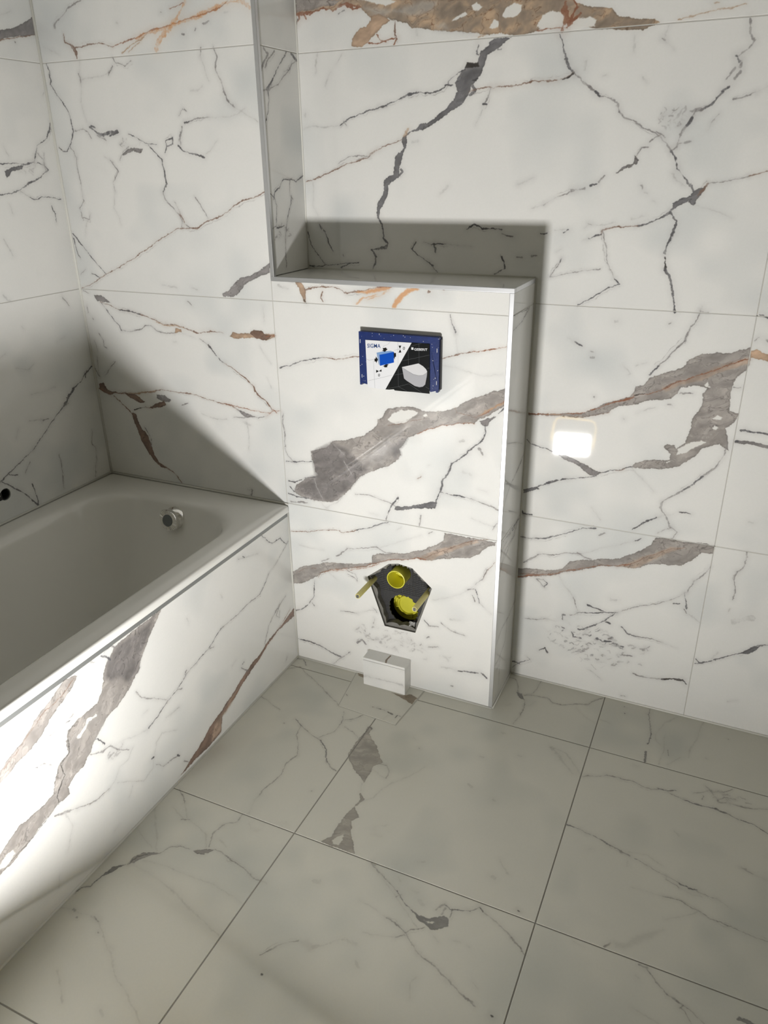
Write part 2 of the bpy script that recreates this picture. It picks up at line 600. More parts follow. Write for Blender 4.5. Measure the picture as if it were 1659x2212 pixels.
Lm2.5 1050 1443 1076 1447 1105 1452 1134 1459
Lb2.5 1134 1459 1171 1470
Lg4 979 1384 964 1372 941 1360 909 1352
Lb3 909 1352 867 1350 829 1342 825 1331
Lg4 825 1331 804 1324 796 1321
Ll3 796 1321 782 1318
Lm2 829 1340 840 1300 847 1266 867 1228
Lg3.5 867 1228 880 1217 869 1212 860 1208 835 1191 809 1176 785 1164
Lg6 979 1382 994 1365 991 1340
Lg5 991 1340 982 1316 979 1291
Ld6 980 1283 982 1254
Lg6 982 1254 994 1241 1004 1216 1015 1174 1020 1157
Lm5 1086 1756 1086 1734 1100 1715 1088 1701 1074 1691
Lg7 1069 1692 1076 1681
Lm4 1081 1681 1080 1668
Lm5 1081 1659 1072 1648
Lm3 1069 1668 1056 1648
Lg7 1062 1633 1052 1626
Lg5 1052 1624 1044 1614 1034 1601 1016 1593
Lm7 1016 1593 994 1590
Lm4 1005 1591 993 1570 980 1552 975 1534 973 1519
Lg6 998 1577 990 1563
Lm2.5 973 1519 962 1512
Cm3 954 1575 29 22 26
Lm4 934 1544 912 1532
Lm4 925 1552 946 1540
Lm3 976 1525 1002 1530
Lm3 1076 1609 1097 1615 1118 1620
Ll2.5 1118 1620 1142 1632
Lm3 1052 1581 1039 1565
Ll3 1039 1565 1034 1551
Ll3 926 1755 918 1732 943 1710
Lm4 915 1734 922 1730
Ll4 857 1741 857 1712
Ll3 884 1661 895 1649
Ll6 753 1697 755 1682
Ll3 796 1667 804 1667
Lm3 911 1520 897 1521 887 1500
Pm0 885 1504 894 1494 891 1486 869 1477 845 1467 865 1483 883 1488
Lm3.5 821 1460 809 1448
Lg5 803 1444 789 1439
Lm4 776 1434 746 1428
Lm6 746 1432 757 1432
Lm2.5 746 1428 716 1416 681 1399
Ll3 681 1399 649 1390
Ll3 649 1459 613 1445
Lm3 905 1440 908 1432
Ll4 913 1424 921 1422
Ll3 936 1406 942 1404
Ll4 972 1466 982 1451 1003 1439
Ll3 857 1359 828 1352 797 1354 784 1345
Lm4 792 1356 801 1354
Lg5 736 1334 747 1340
Ll3 713 1340 740 1342
Lm2 710 1226 720 1248 736 1273
Lg4 730 1264 736 1273
Lm2 710 1226 749 1236 785 1246 831 1252
Ll3 722 1286 732 1295
Ll4 894 1367 923 1374
Ll2 1031 1398 1057 1393 1086 1381 1111 1370
Ll2.5 996 1439 977 1458
PM0 676 866 719 870 759 874 798 880 827 885 850 896 872 914 904 924 935 938 947 951 948 968 967 972 983 993 1008 1004 1024 1011 1053 1025 1067 1044 1090 1062 1123 1067 1147 1069 1170 1075 1189 1082 1199 1088 1202 1060 1199 1033 1177 1009 1172 986 1172 963 1175 930 1197 923 1194 900 1176 883 1183 855 1192 825 1170 839 1165 843 1129 823 1108 791 1080 766 1040 756 994 751 964 749 974 764 1000 775 1037 781 1055 783 1057 799 1037 813 1045 825 1063 824 1068 815 1088 833 1096 873 1095 897 1113 933 1109 961 1119 980 1089 982 1060 974 1049 959 1038 945 1016 941 981 933 946 919 915 911 889 893 857 879 809 869 770 868 720 864 677 863
PT0 1012 970 1062 993 1113 1021 1158 1050 1201 1061 1199 1047 1142 1024 1104 997 1055 979 1022 963
PW0 1071 813 1097 834 1121 847 1135 844 1116 827 1092 806 1071 798
PW0 1139 903 1150 917 1163 912 1160 904
PW0 1145 878 1150 889 1159 883 1152 876
PW0 1110 984 1117 996 1125 981
PW0 1037 775 1060 780 1051 773
Lr3.5 676 866 720 867 769 873 818 882 850 895 882 912 913 924 949 939
Lr2.5 948 944 979 949 1013 965 1041 984 1070 996 1101 1013
Lr3 1101 1013 1133 1027 1159 1045 1202 1060
Lb2 770 867 819 871 857 880 893 894
Ld3 950 944 974 950
Lb2 1017 970 1025 976 1053 992
Lt4 730 870 760 871
Lm4 1185 841 1183 811 1166 779 1140 750
Lg4 1140 750 1118 721 1098 702
Lm4 1098 702 1073 682 1054 665
Lm5 1054 665 1052 646 1070 617 1084 595
Lm3 1084 595 1104 585 1090 555
Lm3 1084 595 1054 570
Lg3 964 749 939 738 910 731 882 720
Lb3 948 740 925 733
Pm0 750 769 789 761 820 749 846 740 866 729 887 722 873 710 853 712 837 725 816 738 785 747
Lg4 676 792 690 777 721 771 753 764 784 752
Lg3 873 710 834 700 795 691
Lg5 795 691 760 675 724 658 704 646
Pg0 676 639 714 654 722 648 699 637 677 626
Ll3 966 747 988 726
Ll3 993 722 1014 704 1030 688
Lg4 987 569 1013 596
Lg3.5 1013 596 1044 618
Ll3 1046 618 1066 627 1088 634
Lm3 1057 962 1088 961
Lm3 1092 1161 1075 1164
Lm4 1075 1164 1067 1133 1056 1111 1050 1090
Lm2.5 1050 1090 1030 1068 1012 1040 993 1019
Lg4 997 1022 980 999
Ll4 1072 1160 1077 1177
Lg4 787 1069 804 1059
Ll4 769 1077 787 1069
Lm4 829 1047 836 1046
Lm4 832 1034 839 1032
Ll3 912 1017 932 1000 928 997
Ll4 944 1020 969 1029
Ll8 880 1126 887 1126
Lm4 1008 1130 1011 1132
Ll3 962 899 1005 918
Lm4 1033 929 1040 929
Lm4 929 878 932 877
Ll3 873 615 901 581
Lg4 675 571 682 562 707 562
Lm4 847 931 849 930
Lg4 1101 642 1129 641
Lm3 1176 986 1192 988
Lg4 1203 1162 1226 1155
Pt0 1200 1077 1213 1083 1240 1072 1243 1055 1217 1061 1202 1064
Lg6 1212 883 1220 885
Lg3 1220 885 1247 883
Lg5 1247 883 1274 882
Pm0 1201 855 1226 858 1279 851 1281 843 1232 849 1202 849
Lg6 1202 854 1208 854
Lm4 1205 1104 1212 1111
Ll5 1270 645 1279 642
Lm4 1229 1106 1235 1102
Lm3 676 487 709 486 725 491
Lg4 725 491 752 499 778 510 803 522
Lg2.5 803 522 829 534 853 548 888 556
Lm3 901 536 915 548
Lm5 692 405 713 422 734 441
Lm2.5 734 441 772 447 814 460 856 466
Ll2.5 856 466 905 494 963 520 996 535
Lg4 1000 537 1014 549
Lm2.5 845 467 867 459 888 458
PM0 676 350 676 382 710 387 760 394 808 406 820 422 827 436 862 449 913 462 963 476 995 495 1022 517 1040 535 1049 556 1075 561 1122 559 1198 563 1199 539 1172 536 1148 506 1127 486 1076 480 1042 473 1005 453 966 449 920 441 865 418 819 398 777 379 723 364
PT0 951 447 989 464 1016 490 1061 517 1101 539 1124 542 1072 507 1037 477 1005 454
Lr4 676 352 723 368 777 383 819 402 865 423
Lr3 865 423 920 444 965 452 994 462
Lb2 678 364 722 371 777 386 829 406
Lb2 994 462 1035 497 1080 523 1124 543
Lm3 735 358 757 359
Lg3 756 362 768 349 761 335
Lm2.5 761 335 746 348 735 358
Ll3 799 384 820 352 847 321
Lm3 847 321 864 280
Lm3 1198 500 1182 468 1166 448
Lm4 1166 448 1152 410
Lm2.5 1152 410 1122 382 1082 355 1034 337 996 313 972 297
Lg4 1146 403 1157 358
Lm4 1150 356 1159 344
Ll2.5 1167 342 1196 323
Lg5 1124 367 1136 368
Lg4 862 273 905 281 941 293 977 299
Lg5 892 303 919 297 935 295
Lg3.5 972 297 948 270 919 243
Lg5 919 243 889 222 870 216
Lg4 822 238 820 253 828 255
Lm3 842 259 865 271
Lm3 707 212 744 218 772 228
Ll3 772 228 805 230
Lg4 823 212 831 207
Cg4 893 178 120 52 60
Cm4 960 163 132 64 50
Cl4 857 214 105 38 24
Lg7 949 263 960 259
Lg7 924 199 946 192 969 198
Lg4.5 992 255 1015 236 1036 235
Lm2.5 1036 235 1071 238 1108 232
Ll2.5 1108 232 1149 225
Lg4.5 760 111 780 124 786 108
Lg4.5 852 200 859 185 881 188
Lg5 679 45 703 43
Lg3 680 23 708 52 734 70 722 77
Lm3 1043 104 1062 100 1088 101 1124 108
Ld6 1126 109 1153 119 1178 121
Lg5 1181 119 1192 109
Ll4 913 83 936 70 954 58
Ll3 937 117 958 123
Lg4 999 190 1005 188
Lm4 1003 159 1033 167
Lm3 1018 16 1029 17
Lm4 1278 560 1279 528 1275 508 1264 497
Lm3 1264 497 1262 469 1270 443 1266 413
Ll3 1264 384 1261 374
Lg3.5 1204 202 1215 193 1235 203 1266 223 1292 239 1317 253 1341 280 1357 290 1377 296
Lg3 1204 187 1222 195
Pg0 1315 252 1329 269 1359 290 1347 271 1331 253
Ll4 1243 213 1256 239
Ll3 1306 86 1329 94
Ll20 1283 348 1317 368
Ll10 952 339 967 340''',
    'S': '''Lm3 -24 557 -97 542 -183 525 -199 464 -208 410
Lg4 -24 557 -69 541 -134 547
Lm3 -28 555 -73 514 -167 483 -203 437
Lm3 -4 269 -70 247 -136 248 -178 222
Lm2.5 -79 246 -86 179 -139 152 -202 148
Lm2 -139 152 -131 46
Cm2.5 -143 122 32 30 10
Lm2.5 -188 1160 -49 1156
Lm3.5 -44 1157 -113 1132 -185 1123
Lm3 0 753 -59 722 -128 704 -167 676 -195 645
Lg3 -25 737 -77 717
Lg4 -14 554 -80 551 -179 550 -195 489
Lm3 -24 556 -54 516 -146 512 -190 464
Ll4 -179 924 -7 868
Ll3 -187 836 -27 786
Ll4 -185 730 -26 654''',
    'P': '''Lg3 -343 515 -321 493 -290 466 -248 463 -215 430
Lm2.5 -204 433 -256 404 -300 387 -333 373
Lg2.5 -322 379 -345 360 -378 339
Lm2.5 -378 339 -436 340 -502 334 -572 333
Lg3 -572 333 -636 306 -693 296
Lm3.5 -628 304 -612 297
Lm2.5 -693 296 -734 288
Lg3 -734 288 -775 269 -813 261
Lg5 -813 261 -852 244 -888 232
Lm5 -728 298 -737 292
Lm5 -771 267 -758 260
Lb2 -222 201 -240 190 -298 170
Pb0 -199 191 -202 162 -299 163 -365 149 -420 124 -492 105 -552 80 -610 63 -626 16 -688 12 -754 14 -818 10 -794 15 -759 31 -707 47 -669 69 -615 81 -559 98 -488 129 -417 142 -353 162 -287 170
PT0 -579 86 -531 98 -573 69 -615 60 -627 23 -670 18 -651 55
Lr2 -207 179 -310 163 -375 149 -430 123
Lr2 -491 111 -551 86 -617 69
Lm3 -242 260 -300 238 -346 211 -374 161
Lm2 -276 251 -302 219 -285 203 -280 227
PM0 -786 516 -815 488 -838 471 -872 434 -891 405 -935 376 -970 359 -993 360 -1020 344 -1054 323 -1070 304 -1096 284 -1124 282 -1144 267 -1142 250 -1185 248 -1234 232 -1266 218 -1301 211 -1340 207 -1327 254 -1295 267 -1269 281 -1242 276 -1208 275 -1181 282 -1169 310 -1153 337 -1125 344 -1122 377 -1112 399 -1083 407 -1052 404 -1024 404 -1008 423 -994 458 -976 486 -948 508 -911 515 -861 515
PD0 -818 505 -844 474 -875 436 -894 406 -925 396 -954 431 -976 436 -989 455 -971 483 -943 505 -907 507
Ld2 -1174 248 -1173 273 -1146 301 -1148 333 -1120 345 -1117 378
Ld1.5 -1190 247 -1213 237 -1261 221 -1308 218
LW9 -1091 363 -1070 372 -1056 386 -1035 381
PW0 -1334 231 -1312 238 -1299 236 -1297 224 -1323 214 -1336 221
PM0 -1096 516 -1071 513 -1060 505 -1078 486 -1115 470 -1148 456 -1173 432 -1209 423 -1247 416 -1289 399 -1282 427 -1249 442 -1214 455 -1185 479 -1154 489 -1127 502 -1104 514
Lb2 -1070 505 -1106 487 -1156 481 -1194 463 -1237 437 -1271 427
Lg4 -991 510 -974 497 -965 484
Lm4 -981 514 -957 519 -948 508
Lm3 -1157 420 -1127 421 -1100 425 -1089 427
Lg4 -1128 417 -1102 419
Lm5 -1020 515 -1011 509
Ll8 -1098 433 -1074 425
Lm2.5 -908 357 -900 335 -860 304 -815 266
Lg4 -1048 324 -1036 314 -1026 293
Ll4 -1020 344 -1047 328
Lm4 -503 155 -474 126
Lg4 -487 167 -494 165
Ll4 -466 499 -414 483 -369 467
Lg3 -462 497 -458 496
Lg3 -440 495 -433 490
Ll4 -701 440 -696 424
Ll4 -555 435 -553 422
Lm3 -259 40 -266 30
Ll4 -524 198 -543 191
Ll3 -825 218 -778 213
Ll4 -807 217 -775 211
Ll3 -898 284 -884 285
Lm4 -1071 299 -1036 278 -1012 276 -994 252 -962 224
Cm4 -994 252 32 12 14
Ll3 -1008 267 -978 265 -932 245 -895 233
Ll2.5 -950 220 -968 200 -998 203 -1016 179 -1037 169
Lm3 -1037 169 -1072 172 -1099 180 -1134 196
Lm4 -1134 196 -1167 214 -1189 230
Ll2.5 -1013 167 -969 132 -936 100 -899 114 -873 175 -849 186 -797 157
Lm3 -885 114 -862 89 -834 83 -805 75
Lg5 -808 80 -804 72
Lg5 -896 144 -890 142
Lm5 -788 42 -775 30
Lm3 -1203 373 -1184 370 -1165 347
Lg3 -1207 375 -1201 372
Ll5 -1259 337 -1233 348 -1197 337
Ll3 -1167 216 -1152 164 -1169 142 -1181 115
Ll3 -1214 76 -1224 47
Ll3 -973 118 -990 98
Ll4 -1051 49 -1039 49''',
    'G': '''Lm3 0 -273 21 -255 38 -242
Lm2 38 -242 69 -266 126 -294 175 -324
Lm3 175 -324 232 -358 247 -368
Lg3.5 -4 -238 3 -207 25 -203 52 -230
Lm2.5 0 -425 36 -434 90 -458
Lg3 155 -475 185 -493
Lm2.5 185 -493 193 -529 220 -568 240 -608
Lm3 240 -608 227 -645 238 -686 229 -727 223 -772
Lm2.5 185 -493 230 -513 268 -526
Lg3 268 -526 299 -550 328 -593
Lm3 328 -593 345 -608 366 -616
Lg3 273 -387 288 -435
Lm2.5 288 -435 285 -480 260 -517
Lm2.5 287 -422 313 -406 331 -380
Lm2.5 303 -446 338 -456 369 -476
PM0 370 -412 384 -419 383 -445 428 -484 456 -520 469 -534 451 -557 453 -583 455 -623 434 -607 405 -589 371 -550 365 -520 368 -469
Lg5 373 -417 383 -424
Lm3 461 -542 482 -540 500 -562 503 -585
Ll3 452 -628 462 -652
Ll5 508 -407 516 -412
Lm4 538 -440 541 -443
Lm3 134 -503 136 -503
Ll3 451 -569 486 -584 502 -584
PM0 461 -659 482 -676 471 -708 494 -734 483 -752 500 -786 537 -840 494 -842 443 -841 460 -816 459 -785 460 -759 460 -739 467 -710 471 -688
PW0 466 -828 472 -811 485 -796 490 -815 490 -833 474 -834
Ll2.5 480 -684 500 -661 509 -622 523 -594
Ll2 523 -594 551 -560 580 -502
Lm5 585 -846 594 -848
Lm3 584 -847 610 -861 639 -875 670 -893
Lg3 670 -893 691 -910 720 -925
Ll3 610 -861 646 -888 686 -917 710 -932 745 -955
Lm2.5 672 -908 682 -898
Ll9 659 -855 667 -865
Ll8 696 -879 709 -878
Ll8 725 -895 736 -900
Pg0 716 -921 738 -927 759 -925 787 -909 799 -912 803 -929 784 -945 774 -952 758 -944 742 -937
PW0 753 -933 780 -929 772 -937 762 -937
Lg3 781 -882 801 -889 801 -908
Lm4 767 -901 773 -889 780 -880
Lm4 782 -907 784 -889
Lg3.5 800 -886 834 -875
Lg4 834 -875 846 -861 858 -850
Ld5 850 -853 864 -863
Lm2.5 864 -863 903 -880 936 -898
Lm3 936 -898 971 -922
Ll2.5 599 -946 639 -953 678 -961
Lm3.5 678 -961 698 -966 726 -980
Lm2.5 726 -980 739 -991 773 -1012
Lm3 773 -1012 811 -1025 848 -1039
Lm3 848 -1039 881 -1056 911 -1067
Lm3.5 726 -980 737 -966 760 -950
Lm3 726 -985 712 -997
Ll3 712 -997 667 -1011 643 -1015
Lm3 473 -1147 487 -1126 501 -1106 527 -1089
Pl0 532 -1089 545 -1081 563 -1085 560 -1099 541 -1097
Ll8 562 -1088 591 -1068 615 -1046 643 -1043
Ll4 786 -1062 780 -1077 790 -1105
Ll3.5 775 -956 798 -971
Ll3 825 -954 840 -950
Ll3 857 -952 864 -955
Ll4 660 -1080 669 -1087
Ll5 855 -715 884 -747
Ll4 678 -802 697 -793
Ll6 703 -405 713 -404
Ll8 785 -542 790 -543
Ld4 947 -1073 949 -1074
Ld3 932 -830 934 -831
Ld4 499 -1180 501 -1181
Ld2.5 342 -704 344 -704
Cl3 549 -752 25 31 8
Cl3 311 -832 51 15 8
Ll10 485 -944 498 -941
Ll3 895 -1025 907 -1032
Ll8 878 -291 911 -324
Ll2.5 224 -771 221 -792 232 -821 235 -839
Lm3 20 -842 50 -860 64 -875
Ll3.5 64 -875 82 -894 106 -916 146 -924 176 -936
Ll4 176 -936 200 -968
Lm3 89 -921 108 -915
Lm3.5 223 -845 224 -870 197 -895
Lm3 197 -895 190 -924 205 -963
Ll5 5 -921 51 -973 72 -995
Ll3 72 -995 98 -1025
Ll2.5 44 -897 97 -920
Ll3 3 -988 43 -1007 82 -1020
Lg3 4 -1188 8 -1178 24 -1165
Lg4 24 -1165 29 -1136
Pg0 28 -1138 29 -1125 32 -1104 44 -1095 60 -1085 47 -1101 46 -1113 37 -1127
Lm4 60 -1085 61 -1068
Pm0 64 -1084 57 -1062 73 -1042 96 -1030 111 -1028 89 -1042 76 -1059 71 -1075
Lg2.5 63 -1082 64 -1058 83 -1041
Lm3 111 -1028 119 -1004 137 -993 167 -989
Pm0 179 -990 203 -971 225 -966 214 -979 201 -990
Lg2.5 185 -991 210 -987
Lm4 224 -966 241 -965 279 -974
Lm3 279 -974 322 -983 342 -991
Lm4 342 -991 360 -995 374 -993
Ll4 214 -934 243 -949
Ll3.5 87 -1059 130 -1052 179 -1052 239 -1048 279 -1046
Ll4 279 -1046 324 -1053 369 -1063
Ll3 69 -1076 150 -1088 202 -1099
Ll4 202 -1099 251 -1116 314 -1133 368 -1148
Ll3 4 -1234 36 -1228
Lm5 32 -1227 38 -1227
Ll4 36 -1228 74 -1223 104 -1227
Lm4 89 -1222 104 -1227
Ll3.5 104 -1227 141 -1249 182 -1272 218 -1300 247 -1316 285 -1332 342 -1361
Ll4 173 -1262 182 -1260
Ll4 111 -1348 139 -1365 169 -1392
Lm4 54 -1238 57 -1238
Lm4 124 -1247 126 -1248
Cl3 273 -855 21 25 8
Ll6 249 -1372 262 -1378
Ll2.5 363 -992 388 -995
Lm4 980 -368 991 -359
Lm2.5 991 -359 1009 -351 1035 -337
Lm5 1035 -337 1068 -331
Lm3 1068 -334 1101 -331 1130 -340 1148 -340
Lg5 1166 -332 1188 -329 1208 -319
Lm2.5 1148 -340 1166 -334
Lm3 1184 -333 1217 -343 1244 -348
Lg3.5 1231 -347 1270 -350 1305 -345
Lg6 1305 -345 1331 -350
Lm3 1331 -350 1361 -359
Lg3.5 1365 -358 1390 -362 1411 -369 1429 -378
Lm2.5 1278 -270 1293 -289 1323 -275 1342 -256
Lm3 1293 -289 1312 -315 1324 -296 1350 -291
Lm4 1311 -308 1312 -321 1333 -312
Lm2.5 1250 -311 1284 -289
Lm2.5 1273 -325 1274 -311
Lm3 1338 -313 1359 -314 1393 -306 1429 -293
Cm3 1328 -294 51 23 22
Lg4 978 -547 1010 -549
Lm2.5 1010 -549 1029 -554
Lg4 1029 -554 1047 -555 1084 -568
Lm3 1084 -568 1106 -572 1129 -584
Lm4 1111 -577 1128 -581
Lg3 1142 -586 1172 -593
Lm3 1172 -593 1214 -605 1246 -612
Lg3.5 1246 -612 1274 -618
Lg6 1268 -618 1284 -616
Lm3 1284 -619 1309 -623 1324 -624
Ll3 1324 -624 1355 -638
Lm2 1216 -607 1217 -617 1247 -625
Ll3 1247 -625 1275 -633 1294 -630
Ll3 1127 -570 1168 -563 1203 -579
Ll2.5 1150 -669 1181 -667 1216 -665
Lm2.5 1216 -665 1251 -659 1274 -667 1291 -671
Lm3 1291 -671 1316 -680 1349 -684
Lm2.5 1349 -684 1382 -688 1407 -689 1429 -689
Ll3 1291 -671 1272 -690 1226 -720
Pl0 1134 -820 1156 -814 1181 -783 1224 -750 1209 -770 1177 -805 1158 -828 1139 -829
Lm3.5 1117 -840 1128 -825
Lm5 1189 -850 1205 -852
Lm4 1206 -856 1225 -873 1251 -890
Lm3 1251 -890 1273 -898 1293 -906 1318 -924
Lm3 1275 -908 1284 -914 1296 -933
Lm3 1274 -910 1281 -900
Pg0 1373 -889 1377 -878 1390 -878 1409 -884 1397 -890 1384 -886
Lm3 1373 -512 1393 -517
Ll3 1393 -517 1429 -525
Lm4 1373 -512 1381 -510
Ll6 1187 -877 1193 -881
Ld4 947 -1074 948 -1075
Ld3 932 -831 934 -831
Ll6 875 -288 918 -298 971 -359
Ll8 891 -310 953 -367
Ll8 800 -358 807 -358
Ll10 712 -517 719 -521
Ll8 854 -768 858 -769
Ll5 1129 -601 1129 -612
Ll6 1099 -269 1103 -271
Ll4 1038 -601 1044 -597
Ll3 1080 -856 1057 -852
Ll3 1190 -947 1239 -957
Ll3 1219 -460 1231 -470
Lm3.5 676 -24 698 -27 715 -56 724 -87
Pg0 718 -87 737 -91 753 -115 742 -114 726 -101
Lm3 753 -115 760 -144 758 -191
Lm2.5 758 -191 749 -235
Lm2.5 740 -95 767 -73 775 -40 776 2
Lg2.5 746 -95 764 -84
Lm2.5 764 -86 780 -82 813 -77 835 -97
Lm3.5 835 -97 862 -94 902 -72 933 -61
Lm2.5 933 -61 941 -46 970 -9
Ll2.5 905 -89 933 -119 969 -139
Ll2.5 975 -114 1008 -121
Ll2.5 782 -110 772 -138
Ll2 708 -162 717 -153
Lm5 1106 -9 1106 -34
Lm4 1106 -34 1112 -71 1122 -119
Lg4 1122 -119 1120 -170
Lg6 1118 -203 1122 -244
Ll4 1180 -14 1154 -53 1135 -113 1136 -138
Ll3 1136 -138 1150 -157
Ll3 1158 -112 1162 -176 1157 -240
Lm5 1172 -171 1177 -193
Ll4 1254 -9 1242 -91 1227 -147
Ll4 1227 -147 1227 -179
Ld3 1040 -59 1041 -61
Ld2.5 1034 -28 1035 -29
Ld2 1323 -55 1324 -55
Ll5 1271 -161 1273 -162
Ll4 731 -287 742 -286
Ll3 1178 -231 1207 -188
PB0 369 -248 404 -245 426 -233 450 -241 446 -276 428 -268 398 -256
PB0 227 -199 250 -198 258 -214 235 -213
Ld3 341 -334 359 -333
Ld4 359 -333 370 -333 384 -335
Ld6 394 -338 411 -341
Ld4 426 -353 428 -340 440 -342
Ll2 392 -372 400 -352
Lm3 244 -313 247 -316''',
    'K': '''Lm5 272 99 286 99 300 96
Ll4 273 35 291 34
Ll6 270 31 308 31 340 36 374 36 403 35
Ll4 397 88 406 88
Ll3 403 32 405 28''',
}

STY = {'g': (104, 103, 106), 'm': (140, 136, 136), 'l': (196, 195, 193), 'b': (134, 110, 98), 'r': (148, 104, 84), 't': (186, 158, 134), 'o': (214, 152, 102),
       'd': (72, 69, 67), 'W': (236, 235, 231), 'M': (160, 154, 150), 'D': (118, 114, 114), 'T': (178, 158, 142), 'R': (160, 144, 128), 'B': (126, 108, 88)}

def vnoise(rs, w, h, cell):
    """smooth value noise in -1..1, cell size in pixels"""
    gw, gh = int(w/cell)+3, int(h/cell)+3
    g = rs.rand(gh, gw).astype(np.float32)*2-1
    x = np.arange(w, dtype=np.float32)/cell; y = np.arange(h, dtype=np.float32)/cell
    xi = x.astype(int); yi = y.astype(int)
    fx = x-xi; fy = y-yi
    fx = fx*fx*(3-2*fx); fy = (fy*fy*(3-2*fy))[:, None]
    r0 = g[yi]; r1 = g[yi+1]
    top = r0[:, xi]*(1-fx)+r0[:, xi+1]*fx
    bot = r1[:, xi]*(1-fx)+r1[:, xi+1]*fx
    return top*(1-fy)+bot*fy

def wnoise(rs, U, V):
    """value noise at arbitrary coordinates (cell size 1)"""
    g = rs.rand(256, 256).astype(np.float32)*2-1
    xi = np.floor(U).astype(np.int32); yi = np.floor(V).astype(np.int32)
    fx = U-xi; fy = V-yi
    fx = fx*fx*(3-2*fx); fy = fy*fy*(3-2*fy)
    x0 = xi & 255; x1 = (xi+1) & 255; y0 = yi & 255; y1 = (yi+1) & 255
    return (g[y0, x0]*(1-fx)+g[y0, x1]*fx)*(1-fy)+(g[y1, x0]*(1-fx)+g[y1, x1]*fx)*fy

def seg_dist(X, Y, pts, closed=False):
    d = np.full(X.shape, 1e9, np.float32)
    n = len(pts)
    for i in range(n if closed else n-1):
        x0, y0 = pts[i]; x1, y1 = pts[(i+1) % n]
        vx, vy = x1-x0, y1-y0
        L2 = vx*vx+vy*vy
        if L2 < 1e-6:
            t = 0.0
        else:
            t = np.clip(((X-x0)*vx+(Y-y0)*vy)/L2, 0, 1)
        dd = (X-x0-t*vx)**2+(Y-y0-t*vy)**2
        np.minimum(d, dd, out=d)
    return np.sqrt(d)

def inside(X, Y, pts):
    c = np.zeros(X.shape, bool)
    n = len(pts)
    for i in range(n):
        x0, y0 = pts[i]; x1, y1 = pts[(i+1) % n]
        if y0 == y1: continue
        c ^= ((Y > min(y0, y1)) & (Y <= max(y0, y1)) & (X < (x1-x0)*(Y-y0)/(y1-y0)+x0))
    return c

